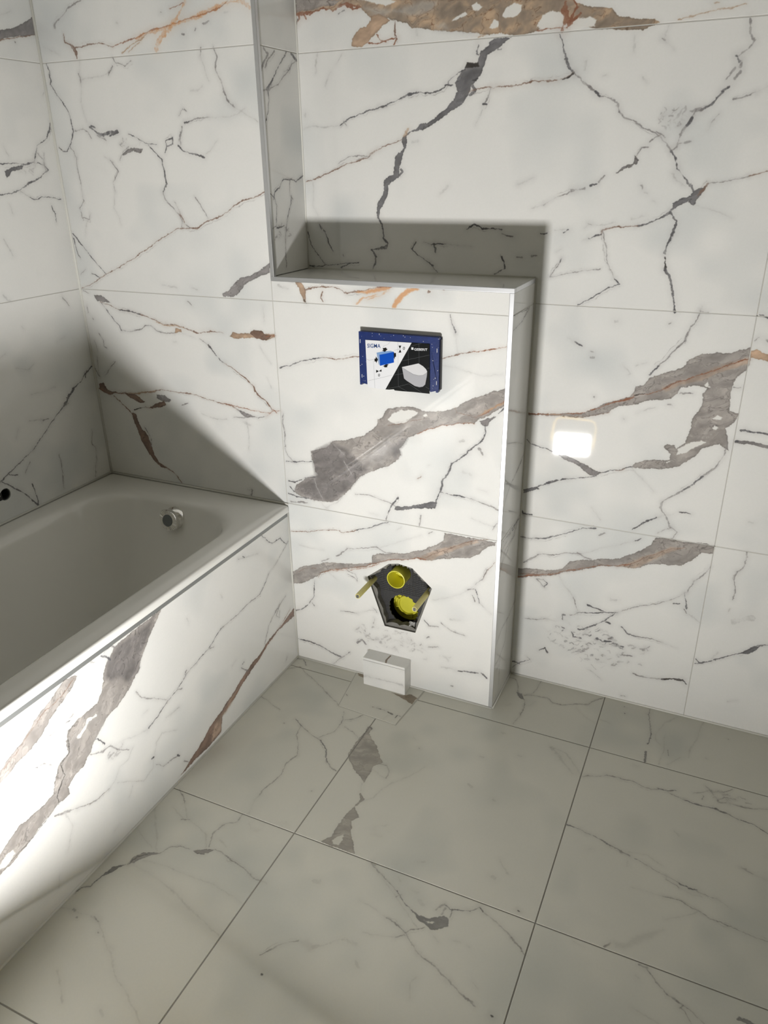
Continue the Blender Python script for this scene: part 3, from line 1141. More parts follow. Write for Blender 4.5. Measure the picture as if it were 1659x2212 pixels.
def marble_image(key, a0, a1, b0, b1, ppm=1.1, seed=1, pale=0.0, ang=25):
    rs = np.random.RandomState(seed)
    W, Hh = int((a1-a0)*ppm), int((b1-b0)*ppm)
    X0 = a0+(np.arange(W, dtype=np.float32)+.5)/ppm
    Y0 = b0+(np.arange(Hh, dtype=np.float32)+.5)/ppm
    X = np.repeat(X0[None], Hh, 0); Y = np.repeat(Y0[:, None], W, 1)
    nz = lambda mm: vnoise(rs, W, Hh, mm*ppm)
    ca, sa = math.cos(math.radians(ang)), math.sin(math.radians(ang))
    wx, wy = 9*nz(30)+3*nz(10), 9*nz(30)+3*nz(10)
    U = (X*ca+Y*sa+wx)/26; V = (-X*sa+Y*ca+wy)/11
    U += 500; V += 500
    n1 = wnoise(rs, U, V)+.45*wnoise(rs, U*2.1, V*2.1)+.2*wnoise(rs, U*4.3, V*4.3)
    n2 = wnoise(rs, U*.8+3, V*.7)+.4*wnoise(rs, U*1.9, V*1.7)
    ex, ey = 1.0*nz(5)+.7*nz(2.6), 1.0*nz(5)+.7*nz(2.6)
    X = X+1.9*nz(34)+1.3*nz(12)+ex
    Y = Y+1.9*nz(34)+1.3*nz(12)+ey
    wn = nz(26)*.6+nz(8)*.5
    an = nz(30)*.6+nz(9)*.5
    tone = nz(45)*.45+nz(14)*.35+nz(5)*.3
    tone = .55*n2+.35*tone+.25*n1
    crack = np.exp(-(n1/.05)**2)*np.clip(.5+n2, 0, 1)+.8*np.exp(-((n2-.25)/.035)**2)*np.clip(.6-n1, 0, 1)
    pale_line = np.exp(-((n1-.45)/.04)**2)
    fine = nz(2.2)
    ft = .6*nz(3.2)+.5*fine
    cl = np.clip(nz(170)*.7+nz(60)*.4, 0, 1)
    img = np.empty((Hh, W, 3), np.float32)
    base = np.array((237, 236.5, 234), np.float32)
    for c, amt in enumerate((20, 17, 15)):
        img[..., c] = base[c]-amt*cl+1.2*fine
    def blend(sl, a, col):
        a = a[..., None]
        img[sl] = img[sl]*(1-a)+col*a
    def window(xs, ys, m):
        i0 = max(int((min(xs)-m-a0)*ppm), 0); i1 = min(int((max(xs)+m-a0)*ppm)+1, W)
        j0 = max(int((min(ys)-m-b0)*ppm), 0); j1 = min(int((max(ys)+m-b0)*ppm)+1, Hh)
        return (slice(j0, j1), slice(i0, i1)) if i1 > i0 and j1 > j0 else None
    fade = 1.0-pale
    def line(pts, w, st, op=1.0):
        xs = [p[0] for p in pts]; ys = [p[1] for p in pts]
        sl = window(xs, ys, w*1.5+14)
        if sl is None: return
        d = seg_dist(X[sl], Y[sl], pts)
        soft = 0.9 if st in 'gdrb' else 1.3
        if st in 'lo': soft = 2.0
        half = w*.5*(.74+.85*wn[sl]+.25*ft[sl])
        a = np.clip((half-d)/soft+.5, 0, 1)
        k = {'l': .42, 'o': .40, 'm': .72, 't': .8, 'b': .85}.get(st, .92)
        a = a*np.clip(k-.06+.42*an[sl]+.2*ft[sl], .10, 1)*op
        if op == 1.0 and st in 'gmb' and len(pts) > 2:
            oy = 3+4*rs.rand(); ox = -oy*rs.rand()
            if rs.rand() < .5: ox, oy = -ox, -oy
            d2 = seg_dist(X[sl]+ox+3*wn[sl], Y[sl]+oy+4*an[sl], pts)
            a2 = np.clip((.8*(.3+wn[sl])-d2)/1.1+.5, 0, 1)*np.clip(.30+.5*an[sl], 0, .6)
            blend(sl, a2*fade, np.array(STY['m'], np.float32))
        halo = np.exp(-(d/(w*1.1+4.5))**2)*(.20 if st in 'gmd' else .12)*op
        col = np.array(STY[st], np.float32)
        blend(sl, halo*fade, np.array((190, 188, 188), np.float32) if st in 'gmdl' else col*.5+110)
        blend(sl, a*fade, col)
    for s in VEINS.get(key, '').split('\n'):
        f = s.split()
        if not f: continue
        kind, st = f[0][0], f[0][1]
        w = float(f[0][2:])
        v = [float(q) for q in f[1:]]
        if kind == 'L':
            line(list(zip(v[::2], v[1::2])), w, st)
        elif kind == 'C':
            cx, cy, rx, ry, n = v
            for k in range(int(n)):
                r = math.sqrt(rs.rand()); th = rs.rand()*6.283
                x, y = cx+rx*r*math.cos(th), cy+ry*r*math.sin(th)
                ang = rs.choice([-.5, .35, .5, .2])+rs.randn()*.25
                L = 3+rs.rand()*13
                pts = [(x, y), (x+L*math.cos(ang)*.5, y+L*math.sin(ang)*.5), (x+L*math.cos(ang+.5*rs.randn()), y+L*math.sin(ang+.5*rs.randn()))]
                line(pts, w*(.5+1.0*rs.rand()), st, .15+.6*rs.rand()**1.5)
        else:
            pts = list(zip(v[::2], v[1::2]))
            sl = window([p[0] for p in pts], [p[1] for p in pts], 12)
            if sl is None: continue
            d = seg_dist(X[sl], Y[sl], pts, True)
            sd = np.where(inside(X[sl], Y[sl], pts), d, -d)
            sd = sd+1.3*an[sl]+1.0*ft[sl]-.2
            if st == 'o': soft = 4.0
            elif st in 'DTl': soft = 14.0 if st == 'D' else 6.0
            elif st == 'W': soft = 2.0
            else: soft = 1.0
            a = np.clip(sd/soft+.5, 0, 1)
            col = np.array(STY[st], np.float32)+(11 if st == 'g' else 0)
            if st in 'W':
                blend(sl, a*.97, col+0*sd[..., None]); continue
            op = {'o': .75, 'l': .45, 'D': .75, 'T': .7}.get(st, .95)
            tn = 1+(.19 if st not in 'ol' else .03)*tone[sl]+(.12 if st in 'MDg' else 0)*pale_line[sl]
            tn = tn-(.30 if st in 'MDTRbgBm' else .05)*np.clip(crack[sl], 0, 1)
            if st in 'MmbgtR':
                tn = tn-.16*np.exp(-(sd/2.2)**2)
            cc = col[None, None]*tn[..., None]
            if st in 'RT':
                wv = np.clip(.45+1.3*tone[sl], 0, 1)[..., None]
                cc = cc*(1-.7*wv)+np.array((186, 157, 128) if st == 'R' else (196, 170, 150), np.float32)*(.7*wv)*tn[..., None]
                if st == 'R':
                    k = (.38*np.clip(crack[sl], 0, 1)*np.clip(.3+n2[sl], 0, 1))[..., None]
                    cc = cc*(1-k)+np.array((140, 78, 48), np.float32)*k
            halo = np.exp(-(np.minimum(sd, 0)/6)**2)*.14
            blend(sl, halo*(1-a)*fade, np.array((196, 193, 190), np.float32))
            blend(sl, a*op*fade, cc)
    # plain white border so that tiles outside the drawn area stay plain
    img[:2] = base; img[-2:] = base; img[:, :2] = base; img[:, -2:] = base
    px = np.ones((Hh, W, 4), np.float32)
    px[..., :3] = np.clip(img/255.0, 0, 1)
    im = bpy.data.images.new('marble_print_'+key, W, Hh)
    im.pixels.foreach_set(px.ravel())
    im.update()
    im.pack()
    return im

# ------------------------------------------------------------------ materials
def mat_plain(name, col, rough=0.5, metal=0.0, bump=0.0, bscale=60, spec=0.5, var=0.0, vscale=20, emit=None, estr=0.0, coat=0.0):
    m = bpy.data.materials.new(name)
    m.use_nodes = True
    nt = m.node_tree
    b = nt.nodes['Principled BSDF']
    b.inputs['Base Color'].default_value = (*col, 1)
    b.inputs['Roughness'].default_value = rough
    b.inputs['Metallic'].default_value = metal
    b.inputs['Specular IOR Level'].default_value = spec
    if coat: b.inputs['Coat Weight'].default_value = coat
    if emit:
        b.inputs['Emission Color'].default_value = (*emit, 1)
        b.inputs['Emission Strength'].default_value = estr
    if var or bump:
        tc = nt.nodes.new('ShaderNodeTexCoord')
        no = nt.nodes.new('ShaderNodeTexNoise')
        no.inputs['Scale'].default_value = vscale
        no.inputs['Detail'].default_value = 5
        nt.links.new(tc.outputs['Object'], no.inputs['Vector'])
        if var:
            mx = nt.nodes.new('ShaderNodeMix'); mx.data_type = 'RGBA'
            mx.inputs[6].default_value = (*[c*(1-var) for c in col], 1)
            mx.inputs[7].default_value = (*[min(1, c*(1+var)) for c in col], 1)
            nt.links.new(no.outputs['Fac'], mx.inputs[0])
            nt.links.new(mx.outputs[2], b.inputs['Base Color'])
        if bump:
            n2 = nt.nodes.new('ShaderNodeTexNoise'); n2.inputs['Scale'].default_value = bscale
            n2.inputs['Detail'].default_value = 4
            nt.links.new(tc.outputs['Object'], n2.inputs['Vector'])
            bp = nt.nodes.new('ShaderNodeBump'); bp.inputs['Strength'].default_value = bump
            bp.inputs['Distance'].default_value = 0.002
            nt.links.new(n2.outputs['Fac'], bp.inputs['Height'])
            nt.links.new(bp.outputs['Normal'], b.inputs['Normal'])
    return m

SURF = {}
def marble(key, a0, a1, b0, b1, rough, seed, pale=0.0, ppm=1.1, spec=0.5, tint=(1, 1, 1), ang=25):
    im = marble_image(key, a0*1000, a1*1000, b0*1000, b1*1000, ppm, seed, pale, ang)
    m = bpy.data.materials.new('marble_porcelain_'+key)
    m.use_nodes = True
    nt = m.node_tree
    b = nt.nodes['Principled BSDF']
    uv = nt.nodes.new('ShaderNodeUVMap'); uv.uv_map = 'print'
    tx = nt.nodes.new('ShaderNodeTexImage'); tx.image = im; tx.extension = 'EXTEND'; tx.interpolation = 'Cubic'
    nt.links.new(uv.outputs['UV'], tx.inputs['Vector'])
    tc = nt.nodes.new('ShaderNodeTexCoord')
    no = nt.nodes.new('ShaderNodeTexNoise'); no.inputs['Scale'].default_value = 4.0; no.inputs['Detail'].default_value = 6
    nt.links.new(tc.outputs['Object'], no.inputs['Vector'])
    rp = nt.nodes.new('ShaderNodeValToRGB')
    rp.color_ramp.elements[0].position = .3; rp.color_ramp.elements[0].color = (.95*tint[0], .955*tint[1], .96*tint[2], 1)
    rp.color_ramp.elements[1].position = .6; rp.color_ramp.elements[1].color = (*tint, 1)
    nt.links.new(no.outputs['Fac'], rp.inputs['Fac'])
    mx = nt.nodes.new('ShaderNodeMix'); mx.data_type = 'RGBA'; mx.blend_type = 'MULTIPLY'; mx.inputs[0].default_value = 1
    nt.links.new(tx.outputs['Color'], mx.inputs[6]); nt.links.new(rp.outputs['Color'], mx.inputs[7])
    nt.links.new(mx.outputs[2], b.inputs['Base Color'])
    # slight variation of the polish
    n2 = nt.nodes.new('ShaderNodeTexNoise'); n2.inputs['Scale'].default_value = 9.0; n2.inputs['Detail'].default_value = 4
    nt.links.new(tc.outputs['Object'], n2.inputs['Vector'])
    mr = nt.nodes.new('ShaderNodeMapRange'); mr.inputs['To Min'].default_value = rough*.85; mr.inputs['To Max'].default_value = rough*1.2
    nt.links.new(n2.outputs['Fac'], mr.inputs['Value']); nt.links.new(mr.outputs['Result'], b.inputs['Roughness'])
    b.inputs['Specular IOR Level'].default_value = spec
    SURF[key] = (m, a0, a1, b0, b1)
    return m

marble('B', 0.0, 1.5, 0.0, 1.95, 0.032, 11)
marble('F', -0.70, 0.68, 0.0, 1.95, 0.032, 12)
marble('N', -0.20, 0.01, 1.20, 1.95, 0.032, 13, ang=60)
marble('S', -0.20, 0.01, 0.0, 1.23, 0.032, 14, ang=70)
marble('L', -1.30, -0.15, 0.50, 1.95, 0.032, 15)
marble('P', -1.50, -0.19, 0.0, 0.53, 0.16, 16, ang=42)
marble('G', -0.01, 1.50, -1.50, 0.01, 0.30, 17, pale=0.26, tint=(.76, .75, .685))
marble('K', 0.26, 0.42, 0.0, 0.11, 0.25, 18, ppm=2.0)
GROUT = mat_plain('light_grout', (.56, .55, .52), .8, bump=.3, bscale=300)
FGROUT = mat_plain('grey_floor_grout', (.27, .26, .235), .85, bump=.3, bscale=300)
SILICONE = mat_plain('grey_silicone', (.70, .695, .65), .45, var=.04)
SUBST = mat_plain('tile_adhesive', (.40, .39, .36), .9, bump=.4)
PLASTER = mat_plain('white_plaster', (.20, .192, .155), .8, bump=.15, bscale=120)
ALU = mat_plain('satin_aluminium', (.70, .71, .73), .42, metal=1.0)
ENAMEL = mat_plain('white_enamel', (.84, .835, .805), .14, var=.012, vscale=5, coat=.3)
CHROME = mat_plain('chrome', (.80, .79, .76), .10, metal=1.0)
GREYCAP = mat_plain('grey_plastic_cap', (.16, .175, .18), .4)
BLUE = mat_plain('blue_plastic', (.010, .026, .135), .34, var=.25, vscale=90, bump=.15, bscale=200)
YELLOW = mat_plain('yellow_green_plastic', (.74, .71, .07), .32, var=.06, vscale=40)
SLEEVE = mat_plain('yellow_rod_sleeve', (.72, .65, .26), .38, var=.10, vscale=90)
STEEL = mat_plain('zinc_steel', (.70, .70, .68), .25, metal=1.0)
BOARD = mat_plain('cut_board_core', (.20, .195, .18), .9, bump=.8, bscale=220, var=.25, vscale=90)
FABRIC = mat_plain('black_woven_membrane', (.040, .040, .042), .55, bump=.9, bscale=500, var=.5, vscale=160)
BLACKP = mat_plain('black_plastic', (.012, .012, .013), .3)
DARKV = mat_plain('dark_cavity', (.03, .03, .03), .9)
PALEMARK = mat_plain('plaster_and_slit_light', (.75, .75, .74), .8)  # plaster specks, and the painted light in the frame slits

# ------------------------------------------------------------------ tiles
SPEC = {  # surface: (plane axis, plane value, outward sign)
    'B': ('Y', 0.0, -1), 'F': ('Y', -D, -1), 'N': ('X', XN, 1), 'S': ('X', XB, 1), 'L': ('X', XL, 1), 'P': ('X', 0.0, 1), 'G': ('Z', 0.0, 1)}

def tile_mesh(key, outline, holes=(), thick=T, plane=None, uv_key=None, off=(0, 0), ch=0.0007):
    ax, pl, sg = SPEC[key]
    if plane is not None: pl = plane
    m, a0, a1, b0, b1 = SURF[uv_key or key]
    bm = bmesh.new()
    back = pl - sg*thick
    def P(a, b, c):
        return (a, c, b) if ax == 'Y' else ((c, a, b) if ax == 'X' else (a, b, c))
    if len(outline) == 4 and not holes:
        cx = sum(p[0] for p in outline)/4; cy = sum(p[1] for p in outline)/4
        ins = [(p[0] + math.copysign(ch, cx-p[0]), p[1] + math.copysign(ch, cy-p[1])) for p in outline]
        f = [bm.verts.new(P(a, b, pl)) for a, b in ins]
        s = [bm.verts.new(P(a, b, pl-sg*ch)) for a, b in outline]
        k = [bm.verts.new(P(a, b, back)) for a, b in outline]
        bm.faces.new(f); bm.faces.new(k[::-1])
        for i in range(4):
            j = (i+1) % 4
            bm.faces.new((f[i], s[i], s[j], f[j])); bm.faces.new((s[i], k[i], k[j], s[j]))
    else:
        prism(bm, outline, pl, back, holes, ax)
    bmesh.ops.recalc_face_normals(bm, faces=bm.faces)
    uvl = bm.loops.layers.uv.new('print')
    ia, ib = {'Y': (0, 2), 'X': (1, 2), 'Z': (0, 1)}[ax]
    for fc in bm.faces:
        for lp in fc.loops:
            c = lp.vert.co
            lp[uvl].uv = ((c[ia]+off[0]-a0)/(a1-a0), (c[ib]+off[1]-b0)/(b1-b0))
    me = bpy.data.meshes.new('tile')
    bm.to_mesh(me); bm.free()
    me.materials.append(m)
    return me

def rect(a0, a1, b0, b1):
    return [(a0, b0), (a1, b0), (a1, b1), (a0, b1)]

def tile(key, a0, a1, b0, b1, parent, holes=(), outline=None, **kw):
    return new_obj('tile', tile_mesh(key, outline or rect(a0, a1, b0, b1), holes, **kw), parent)

g = GR/2
# ---------------- floor
floor = box('floor', XL-.2, ROOM_R+.1, ROOM_B-.1, .1, -.12, -T, None, PLASTER, kind='structure')
fg = 0.0014
xs = [(0.0, FA-fg), (FA+fg, FB-fg), (FB+fg, FB+.6-fg), (FB+.6+fg, ROOM_R)]
ys = [(G1+fg, -.002), (G2+fg, G1-fg), (G3+fg, G2-fg), (G4+fg, G3-fg), (G4-.6+fg, G4-fg), (ROOM_B, G4-.6-fg)]
for xa, xb in xs:
    for k, (ya, yb) in enumerate(ys):
        if xa >= xb: continue
        if k == 0 and xa < XB:          # strip in front of the boxing
            if xb > XB:
                tile('G', xa, xb, ya, yb, floor, outline=[(xa, ya), (xb, ya), (xb, -.002), (XB+.001, -.002), (XB+.001, -D-.001), (xa, -D-.001)])
            else:
                tile('G', xa, xb, ya, -D-.001, floor)
        else:
            tile('G', xa, xb, ya, yb, floor)
bm = bmesh.new()
for x in (FA, FB, FB+.6):
    bm_box(bm, x-fg, x+fg, ROOM_B, -.002 if x > XB else -D, -T, -.0009)
for y in (G1, G2, G3, G4, G4-.6):
    bm_box(bm, 0.0, ROOM_R, y-fg, y+fg, -T, -.0010)
finish(bm, 'grout', floor, FGROUT)
# patch cut around the pipe box, lying over the strip
pq = [(.2222, -.2000), (.2452, -.3686), (.4375, -.3793), (.4549, -.2000)]
pj = [(.2185, -.1990), (.2428, -.3708), (.4400, -.3818), (.4590, -.1990)]
bm = bmesh.new(); prism(bm, pj, .0001, .0005, axis='Z')
finish(bm, 'patch_joint', floor, mat_plain('pale_patch_grout', (.47, .46, .42), .8))
new_obj('tile', tile_mesh('G', pq, thick=.0010, plane=.0014, ch=.0003), floor)['label'] = 'small cut patch tile with brown corners in front of the pipe box'

# ---------------- back wall
wb = box('wall_back', -.2, ROOM_R+.1, T, .16, -.1, ROOM_T, None, SUBST, kind='structure')
XR = 1.1995
for xa, xb in ((XN, XR-g), (XR+g, ROOM_R)):
    for za, zb in ((.0, J0-g), (J0+g, J1-g), (J1+g, J2-g), (J2+g, J3-g), (J3+g, ROOM_T)):
        if xa < XB and zb < H: tile('B', XB-.05 if zb < J1 else XN, xb, za, zb, wb)
        else: tile('B', xa, xb, za, zb, wb)
bm = bmesh.new()
for z in (J0, J1, J2, J3): bm_box(bm, XN, ROOM_R, .0007, T, z-g, z+g)
bm_box(bm, XR-g, XR+g, .0007, T, 0, ROOM_T)
finish(bm, 'grout', wb, GROUT)

# ---------------- full-height wall at the head of the bath (left of the niche)
wc = box('wall_center', XL-.1, -.004, -D+T, .1, .0, ROOM_T, None, SUBST, kind='structure')
for za, zb in ((BATH_Z-.03, J0-g), (J0+g, J1-g), (J1+g, J2-g), (J2+g, J3-g), (J3+g, ROOM_T)):
    tile('F', XL, -g, za, zb, wc)
for za, zb in ((H+.0008, J2-g), (J2+g, J3-g), (J3+g, ROOM_T)):
    tile('N', -D+.0105, 0, za, zb, wc, thick=.009)
bm = bmesh.new()
for z in (J0, J1, J2, J3): bm_box(bm, XL, -g, -D+.0007, -D+T, z-g, z+g)
for z in (J2, J3): bm_box(bm, XN-.009, XN-.0007, -D+.0105, 0, z-g, z+g)
finish(bm, 'grout', wc, GROUT)

# ---------------- low boxing that holds the cistern (hollow, cut open at the connections)
HOLE = [(.2672, .3636), (.3384, .4213), (.3683, .4283), (.4131, .4224), (.4752, .3682), (.4233, .2032), (.3216, .2018)]
def ragged(poly, n, amp, seed):
    r = random.Random(seed); out = []
    cx = sum(p[0] for p in poly)/len(poly); cz = sum(p[1] for p in poly)/len(poly)
    for i, (x, z) in enumerate(poly):
        x2, z2 = poly[(i+1) % len(poly)]
        for k in range(n):
            t = k/n; px, pz = x+(x2-x)*t, z+(z2-z)*t
            q = amp*r.random() if k else 0.0
            dl = math.hypot(cx-px, cz-pz)
            out.append((px+(cx-px)/dl*q, pz+(cz-pz)/dl*q))
    return out
bm = bmesh.new()
def shrink(poly, m):
    cx = sum(p[0] for p in poly)/len(poly); cz = sum(p[1] for p in poly)/len(poly)
    return [(p[0]+(cx-p[0])*m, p[1]+(cz-p[1])*m) for p in poly]
prism(bm, rect(0.0, XB-.009, 0.0, H-.009), -D+T, -D+.028, [ragged(shrink(HOLE, .045), 11, .0085, 3)])
bm_box(bm, XB-.028, XB-.008, -D+.028, T, 0, H-.009)
bm_box(bm, 0, XB-.028, -D+.028, T, H-.030, H-.009)
wl = finish(bm, 'wall_ledge', None, BOARD); wl['kind'] = 'structure'
xr = XB-.0112
ht = tile('F', g, xr, .0, J0-g, wl, holes=[HOLE])
ht.data.materials.append(BOARD)
for p in ht.data.polygons:
    if abs(p.normal.y) < .5: p.material_index = 1
tile('F', g, xr, J0+g, J1-g, wl)
tile('F', g, xr, J1+g, H-.0112, wl)
for za, zb in ((0, J0-g), (J0+g, J1-g), (J1+g, H-.0112)):
    tile('S', -D+.0008, 0, za, zb, wl)
# ledge top tiles, same print as the wall at the niche foot
me = bpy.data.meshes.new('tile')
bm = bmesh.new(); bm_box(bm, XN, XB-.0012, -D+.0105, 0, H-.009, H-.0002)
uvl = bm.loops.layers.uv.new('print')
_, a0_, a1_, b0_, b1_ = SURF['B']
for fc in bm.faces:
    for lp in fc.loops: lp[uvl].uv = ((lp.vert.co[0]-a0_)/(a1_-a0_), (1.225-lp.vert.co[1]*-1*.35-b0_)/(b1_-b0_))
bm.to_mesh(me); bm.free(); me.materials.append(SURF['B'][0])
new_obj('tile', me, wl)
bm = bmesh.new()
for z in (J0, J1):
    bm_box(bm, g, xr, -D+.0007, -D+T, z-g, z+g)
    bm_box(bm, XB-T, XB-.0007, -D+.011, 0, z-g, z+g)
bm_box(bm, -g, g, -D+.0007, -D+T, 0, H-.011)
finish(bm, 'grout', wl, GROUT)

# ---------------- left wall with the two stub holes of the bath mixer
def circle(cx, cy, r, n=32):
    return [(cx+r*math.cos(2*math.pi*i/n), cy+r*math.sin(2*math.pi*i/n)) for i in range(n)]
HY, HZ = -.6096, .6363
wleft = box('wall_left', XL-.2, XL-.06, ROOM_B, .1, -.1, ROOM_T, None, SUBST, kind='structure')
stubs = [circle(HY, HZ, .0178), circle(HY-.15, HZ, .0178)]
bm = bmesh.new(); prism(bm, rect(ROOM_B, .1, -.1, ROOM_T), XL-.06, XL-T, stubs, 'X')
finish(bm, 'wall_board', wleft, SUBST)
ya = [(-1.395+g, -D), (-2.595+g, -1.395-g), (ROOM_B, -2.595-g)]
for k, (y0, y1) in enumerate(ya):
    for za, zb in ((0, .50), (.50, J1-g), (J1+g, J2-g), (J2+g, J3-g), (J3+g, ROOM_T)):
        tile('L', y0, y1, za, zb, wleft, holes=stubs if (k == 0 and abs(za-.5) < .01) else ())
bm = bmesh.new()
for z in (J1, J2, J3): bm_box(bm, XL-T, XL-.0007, ROOM_B, -D, z-g, z+g)
for y in (-1.395, -2.595): bm_box(bm, XL-T, XL-.0007, y-g, y+g, 0, ROOM_T)
finish(bm, 'grout', wleft, GROUT)

# ---------------- rest of the room (behind and beside the camera)
box('wall_right', ROOM_R, ROOM_R+.1, ROOM_B-.1, T, -.1, ROOM_T, None, PLASTER, kind='structure')
box('wall_rear', XL-.2, ROOM_R+.1, ROOM_B-.12, ROOM_B, -.1, ROOM_T, None, PLASTER, kind='structure')
box('ceiling', XL-.2, ROOM_R+.1, ROOM_B-.12, .16, ROOM_T, ROOM_T+.1, None, PLASTER, kind='structure')

# ---------------- trims (structure)
def trim(n, x0, x1, y0, y1, z0, z1, mat=ALU, bevel=.0009):
    return box('trim_%d' % n, x0, x1, y0, y1, z0, z1, None, mat, bevel=bevel, kind='structure')
trim(1, .0002, .0108, -D-.0010, -D+.0100, H-.0002, ROOM_T)                      # niche left edge
trim(2, .0002, XB+.0006, -D-.0010, -D+.0100, H-.0110, H)                         # front edge of the ledge
trim(3, XB-.0110, XB+.0006, -D-.0010, -D+.0006, 0, H-.0112)                      # right corner of the boxing
trim(4, XB-.0008, XB+.0008, -D+.0102, -.0005, H-.0112, H+.0003)                  # side edge of the ledge
def bead(n, pts, r=.0028, mat=SILICONE):
    o = tube_path('trim_%d' % n, pts, r, None, mat, n=10); o['kind'] = 'structure'; return o
bead(5, [(XL+.0015, -D-.0015, BATH_Z), (XL+.0015, -D-.0015, ROOM_T)], .0042)
bead(6, [(XL+.001, -2.0, BATH_Z+.001), (XL+.001, -D-.001, BATH_Z+.001)], .0035)
bead(7, [(XL, -D-.0012, BATH_Z+.001), (.004, -D-.0012, BATH_Z+.001)], .0035)
bead(8, [(.001, -D-.001, 0.0), (.001, -D-.001, .53)], .0030)
bead(9, [(.002, -D-.001, .0008), (XB, -D-.001, .0008)], .0034)
bead(10, [(XB+.001, -D, .0008), (XB+.001, -.001, .0008)], .0036)
bead(11, [(XB, -.001, .0008), (ROOM_R, -.001, .0008)], .0034)
bead(12, [(XB+.001, -.001, 0), (XB+.001, -.001, H)], .0030)
bead(13, [(XN, -.001, H), (XN, -.001, ROOM_T)], .0028)
bead(14, [(.001, ROOM_B, .0010), (.001, -D, .0010)], .0036)
bead(15, [(XN, -.001, H+.0005), (XB, -.001, H+.0005)], .0026)

# ------------------------------------------------------------------ bathtub
tub = empty('bathtub', (-.345, -1.09, 0.0), 'white enamelled steel bathtub built in against the marble walls at left', 'bathtub')
def rrect(x0, x1, y0, y1, r, n=24):
    pts = []
    for (cx, cy, s) in ((x1-r, y1-r, 0), (x0+r, y1-r, 1), (x0+r, y0+r, 2), (x1-r, y0+r, 3)):
        for k in range(n):
            t = (s + k/(n-1))*math.pi/2
            pts.append((cx+r*math.cos(t), cy+r*math.sin(t)))
    return pts
def resample(pts, N=192):
    P = pts+[pts[0]]
    L = [0]
    for p, q in zip(P, P[1:]): L.append(L[-1]+math.dist(p, q))
    out = []; k = 0
    for i in range(N):
        s = L[-1]*i/N
        while L[k+1] < s: k += 1
        t = (s-L[k])/max(1e-9, L[k+1]-L[k])
        out.append((P[k][0]+(P[k+1][0]-P[k][0])*t, P[k][1]+(P[k+1][1]-P[k][1])*t))
    return out
YH, YF = -D-.0005, -1.99
XO0, XO1 = XL+.0005, .0055
rings = []
def ring(x0, x1, y0, y1, r, z): rings.append(([p for p in rrect(x0, x1, y0, y1, r, 28)], z))
ring(XO0, XO1-.002, YF, YH, .004, BATH_Z-.026)
ring(XO0, XO1, YF, YH, .005, BATH_Z-.024)
ring(XO0, XO1, YF, YH, .006, BATH_Z-.009)
for k in range(1, 6):
    t = k/5*math.pi/2
    i_ = .009*(1-math.cos(t))
    ring(XO0+i_, XO1-i_, YF+i_, YH-i_, .006+i_, BATH_Z-.009+.009*math.sin(t)*.88)
ring(XO0+.02, XO1-.02, YF+.02, YH-.02, .02, BATH_Z)
IX0, IX1, IY0, IY1 = -.640, -.050, -1.92, -.272
def inner(i, r, z, head=0.0):
    ring(IX0+i, IX1-i, IY0+i+head, IY1-i-head, r, z)
inner(-.006, .176, BATH_Z-.0004)
inner(0, .172, BATH_Z-.0015)
for k in range(1, 9):
    t = k/8*math.radians(78)
    inner(.034*math.sin(t), .168, BATH_Z-.0015-.034*(1-math.cos(t)))
for k in range(1, 11):
    t = k/10
    inner(.0333+.055*t, .165-.03*t, BATH_Z-.0285-.30*t, .085*t)
for k in range(1, 8):
    t = k/7*math.pi/2
    inner(.0883+.075*(1-math.cos(t)), .135, BATH_Z-.3285-.085*math.sin(t), .085+.03*(1-math.cos(t)))
inner(.23, .06, BATH_Z-.419, .20)
bm = bmesh.new()
vr = []
for pts, z in rings:
    vr.append([bm.verts.new((x, y, z)) for x, y in pts])
for a, b in zip(vr, vr[1:]):
    n = len(a)
    for i in range(n):
        j = (i+1) % n
        bm.faces.new((a[i], a[j], b[j], b[i]))
bm.faces.new(vr[-1])
body = finish(bm, 'tub_body', tub, ENAMEL, smooth=True)
# overflow control on the head wall of the tub
on = Vector((0, -1, .24)).normalized()
oc = Vector((-.3380, -.3065, .4950))
lathe('overflow_base', [(0, -.004), (.0405, -.004), (.0410, 0), (.0400, .007), (.0365, .017), (.0320, .025), (.0300, .028), (0, .028)], oc, on, tub, CHROME, label='domed chrome base of the overflow')
# knob: rounded triangle-like turning ring with fine ribs
ax_, a_, b_ = frame_of(on)
bm = bmesh.new()
kr = []
N = 96
def knob_r(t, base, lob):
    return base + lob*max(0, math.cos(t-KA))**6 + lob*max(0, math.cos(t-KA-math.pi))**6
side = Vector((-.62, 0, .5)); KA = math.atan2(side.dot(b_), side.dot(a_))
for base, lob, h in ((.0285, .0, .026), (.0310, .0060, .029), (.0315, .0070, .040), (.0300, .006, .0435), (.0190, .0, .0442), (.0185, .0, .0420), (0.0, 0, .0420)):
    if base == 0: kr.append([bm.verts.new(oc+on*h)]); continue
    kr.append([bm.verts.new(oc+on*h+(a_*math.cos(2*math.pi*i/N)+b_*math.sin(2*math.pi*i/N))*knob_r(2*math.pi*i/N, base, lob)) for i in range(N)])
for p, q in zip(kr, kr[1:]):
    for i in range(N):
        j = (i+1) % N
        if len(q) == 1: bm.faces.new((p[i], p[j], q[0]))
        else: bm.faces.new((p[i], p[j], q[j], q[i]))
knob = finish(bm, 'overflow_knob', tub, CHROME, smooth=True)
knob.modifiers.new('edges', 'EDGE_SPLIT').split_angle = math.radians(35)
bm = bmesh.new()
